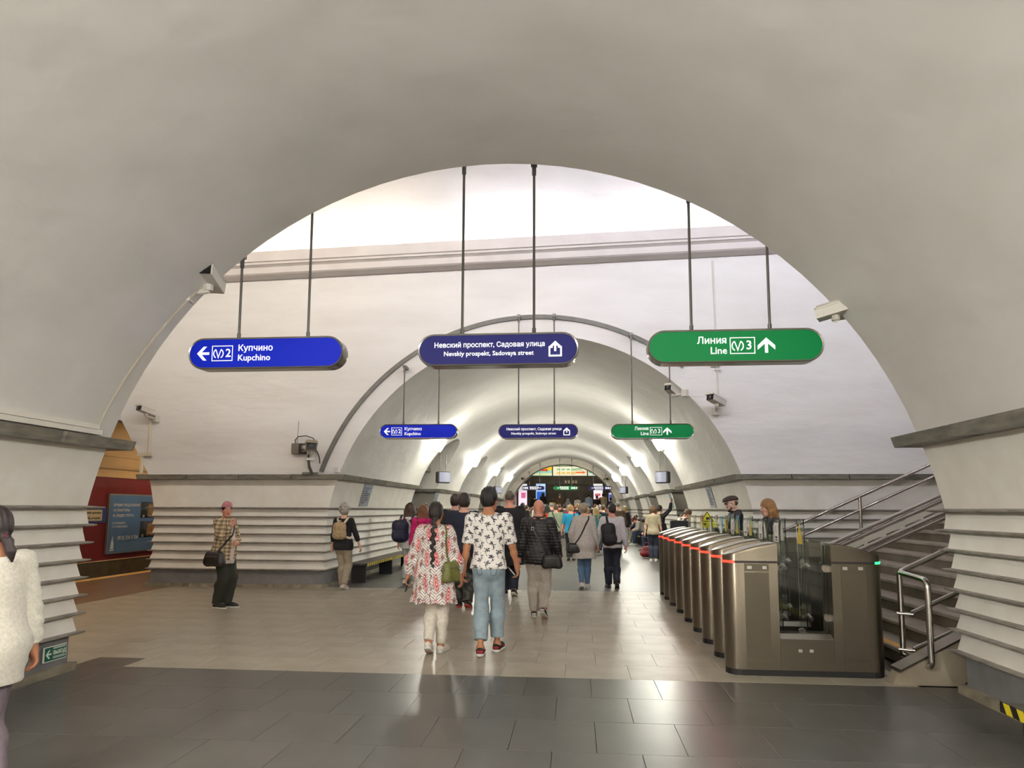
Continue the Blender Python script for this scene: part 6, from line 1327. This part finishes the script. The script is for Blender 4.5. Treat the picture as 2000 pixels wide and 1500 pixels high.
t = thing('red_bag', 'dark red bag hanging low by the end of the gates', 'bag', (2.28, 22.7, 0)); S = SDF(); S.cone((-.1, 0, .14), (.1, 0, .14), .12, .12, .04); S.cone((-.08, 0, .28), (.08, 0, .28), .085, .085, .06); mdl('bag_body', S, .012, mat('leather_red', (142, 36, 42), .45, noise=(12, 4), col2=(112, 26, 32)), t)
m = MB(); m.tube([(-.07, 0, .34), (-.06, 0, .48), (.06, 0, .48), (.07, 0, .34)], .012, 6); obj('handle', m, mat('leather_red', (142, 36, 42)), t, smooth=40)
# ---------------------------------------------------------------- woman in the white cardigan, near left
P = Person('dark-haired woman in fluffy white cardigan walking past at the far left edge', -3.05, 3.42, R(66), 1.53, 'f', 1.1, 'tan', (-.08, .12, 0, 0), (.08, -.12, 0, R(12)), (-.27, .12, .84), (.28, .0, .815), rpole=(.6, -1, .1), vox=.0075, head=(R(12), 0), curl=.6)
s = P.top(mat('fluffy_white', (232, 228, 214), .95, noise=(60, 5), col2=(210, 205, 190), bump=(220, .9, .008), fuzz=.4), .03, .72, .92, 'cardigan', flare=.005, amp=.006, e2=.022, neckz=1.46, disp=lambda Q: .0035*np.sin(Q[:, 2]*75+4*np.sin(Q[:, 0]*7+Q[:, 1]*9))*(np.abs(Q[:, 0]) > .2)+.004*np.sin(Q[:, 2]*22+Q[:, 1]*12))
P.bottom(cloth('mauve', (120, 108, 116)), .012, .03); P.shoes(white_shoe, sole_w)
P.hair((40, 26, 26), 'tied', extra=lambda S, q: (S.chain([q(.0, -.10, -.05), q(0.0, -.135, -.08), q(.0, -.165, -.14), q(0, -.175, -.20)], [.024, .027, .026, .008], .015)))
S = SDF(); S.cone(P.hc+P.HR @ V3(0, -.112, -.06), P.hc+P.HR @ V3(0, -.126, -.072), .027, .028, .01); mdl('hair_tie', S, .0065, cloth('tie_burgundy', (88, 30, 46)), P.root)
S = SDF(); S.cone(P.up((0, .0, 1.42)), P.up((0, .0, 1.475)), .088, .075, .02); mdl('inner_collar', S, .0085, cloth('lilac', (196, 182, 196)), P.root)
crossbag(P, s, 'striped pouch at the waist of the woman in the white cardigan', 'pouch', (70, 74, 72), [(-.12, .05, 1.45), (0, .17, 1.2), (.16, .10, 1.02)], (.20, .12, .98), (.2, .07, .12), .03)
# ================================================================== the crowd in the far hall
rc = random.Random(21)
def proto(sex, hs, H, sleeve, girth):
    P = Person('-', 0, -30, 0, H, sex, girth, 'fair', (-.08, .12, 0, 0), (.08, -.12, 0, R(16)), vox=.016); P.top(cloth('crowd_a', (60, 60, 64)), .026, .84, sleeve, 'top'); P.bottom(cloth('crowd_b', (40, 42, 50)), .016, .034); P.shoes(black_shoe, sole_b)
    if hs: P.hair((60, 46, 36), hs)
    return P
PR = [proto('m', 'short', 1.76, .97, 1.08), proto('m', 'short', 1.72, .5, 1.05), proto('f', 'long', 1.66, .97, 1.05), proto('f', 'bob', 1.64, .97, 1.12), proto('f', 'tied', 1.68, .5, 1.), proto('m', 'thin', 1.74, .97, 1.2)]
TOPS = [('black', (28, 28, 31)), ('white', (222, 218, 212)), ('grey', (134, 132, 130)), ('navy', (30, 38, 62)), ('red', (176, 34, 38)), ('orange', (226, 82, 30)), ('yellow', (206, 178, 40)), ('beige', (184, 166, 130)), ('teal', (40, 120, 124)), ('pale blue', (150, 172, 196)), ('brown', (92, 70, 54)), ('green', (84, 116, 82)), ('pink', (206, 140, 150)), ('cream', (224, 210, 184))]
HC = [('dark', (40, 32, 28)), ('brown', (96, 68, 46)), ('blond', (196, 164, 108)), ('grey', (150, 144, 136)), ('auburn', (124, 66, 40))]
BT = [(30, 31, 36), (44, 52, 72), (58, 56, 52), (96, 116, 140), (150, 138, 118)]
NM = {0: 'man', 1: 'short-sleeved man', 2: 'long-haired woman', 3: 'bobbed woman', 4: 'short-sleeved woman', 5: 'balding man'}
def swap(o, m):
    if o.material_slots: o.material_slots[0].link = 'OBJECT'; o.material_slots[0].material = m
first = [True]*len(PR)
def place(k, x, y, rz, top, hair, bot, label, group, z=0, sc_=1.):
    src = PR[k].root
    o = src if first[k] else dup(src); first[k] = False
    o.location = (x, y, z); o.rotation_euler = (0, 0, rz); kk = PR[k].k*sc_; o.scale = (kk,)*3; o['label'] = label; o['group'] = group
    for c in o.children:
        n = c.name.split('.')[0]
        if n == 'top': swap(c, cloth('crowd_%d_%d_%d' % top, top))
        elif n == 'hair': swap(c, hair_mat(hair))
        elif n == 'trousers': swap(c, cloth('crowd_%d_%d_%d' % bot, bot))
    return o
def far_place(k): return
used = set(); pts = []
def clear(x, y, d=.5): return all(abs(x-a) > d or abs(y-b) > d*1.1 for a, b in pts)
fixed = [(2, -.98, 24.6, 'orange', 'dark'), (3, -.18, 25.6, 'red', 'blond'), (3, .36, 24.2, 'beige', 'blond'), (2, .75, 25.2, 'teal', 'blond'), (0, 1.05, 26.6, 'black', 'brown'), (5, 1.5, 24.9, 'brown', 'grey'), (1, -1.35, 26.2, 'white', 'dark'), (4, .2, 28.4, 'green', 'dark'), (0, -1.9, 25.2, 'black', 'dark'), (3, 1.35, 28.0, 'grey', 'auburn'), (0, -2.5, 27.3, 'navy', 'dark')]
CT = dict(TOPS); CH = dict(HC)
def label_for(k, tn, hn, y):
    base = '%s in %s with %s hair' % (NM[k], tn, hn) if k != 5 else 'balding man in %s' % tn
    return base+' from behind in the far hall crowd'
for k, x, y, tn, hn in fixed:
    pts.append((x, y)); used.add((k, tn, hn)); place(k, x, y, rc.uniform(-.2, .2), CT[tn], CH[hn], rc.choice(BT), label_for(k, tn, hn, y), 'crowd walking away in the far hall', sc_=rc.uniform(.96, 1.03))
for x0, y0 in ((-.13, 21.1), (-.62, 22.6), (2.33, 21.2), (2.24, 31.8)): pts.append((x0, y0))
n = 0; tries = 0
while n < 62 and tries < 4000:
    tries += 1; y = 26.5+20.5*rc.random()**.75; x = rc.uniform(-3.3, 2.0)
    if not clear(x, y, .58) or (x > 1.7 and y < 36): continue
    pts.append((x, y)); k = rc.randrange(6); dark = rc.random() < .62; tn, tc = rc.choice(TOPS[:1]+TOPS[3:4]+TOPS[10:11]) if dark else rc.choice(TOPS); hn, hc = rc.choice(HC)
    if k == 5: hn, hc = HC[3]
    if (k, tn, hn) in used or y > 38: lb = 'person in %s seen from behind far off in the crowd' % tn
    else: lb = label_for(k, tn, hn, y)
    used.add((k, tn, hn)); z = 0
    place(k, x, y, rc.uniform(-.25, .25), tc, hc, rc.choice(BT), lb, 'crowd walking away in the far hall', z, rc.uniform(.95, 1.05)); n += 1
# people already on the dark stairs beyond the arch
for k, x, st_, tn, hn, lb in ((1, .98, 5, 'pale blue', 'dark', 'man in a pale blue shirt climbing the far stairs'), (0, 2.0, 5, 'beige', 'dark', 'man in a beige jacket climbing the far stairs at the right'), (4, .18, 4, 'white', 'dark', 'woman in a white top climbing the far stairs in the middle'), (0, -2.9, 4, 'black', 'dark', 'man in black on the far stairs before the pink screen'), (2, -2.3, 6, 'black', 'dark', 'woman in black on the far stairs before the blue screen'), (3, -1.6, 3, 'yellow', 'brown', 'woman in yellow on the lowest far stairs'), (0, 1.55, 4, 'black', 'dark', 'man in black on the far stairs under the right navy sign'), (2, -.5, 3, 'grey', 'grey', 'grey-haired woman in grey on the far stairs'), (0, 2.5, 3, 'navy', 'dark', 'man in navy on the far stairs at the right wall'), (5, -1.1, 5, 'brown', 'grey', 'balding man in brown on the far stairs')):
    place(k, x, 48.2+.32*st_+.16, rc.uniform(-.2, .2), CT[tn], CH[hn], BT[0], lb, 'people on the far stairs', .15*(st_+1), 1.0)
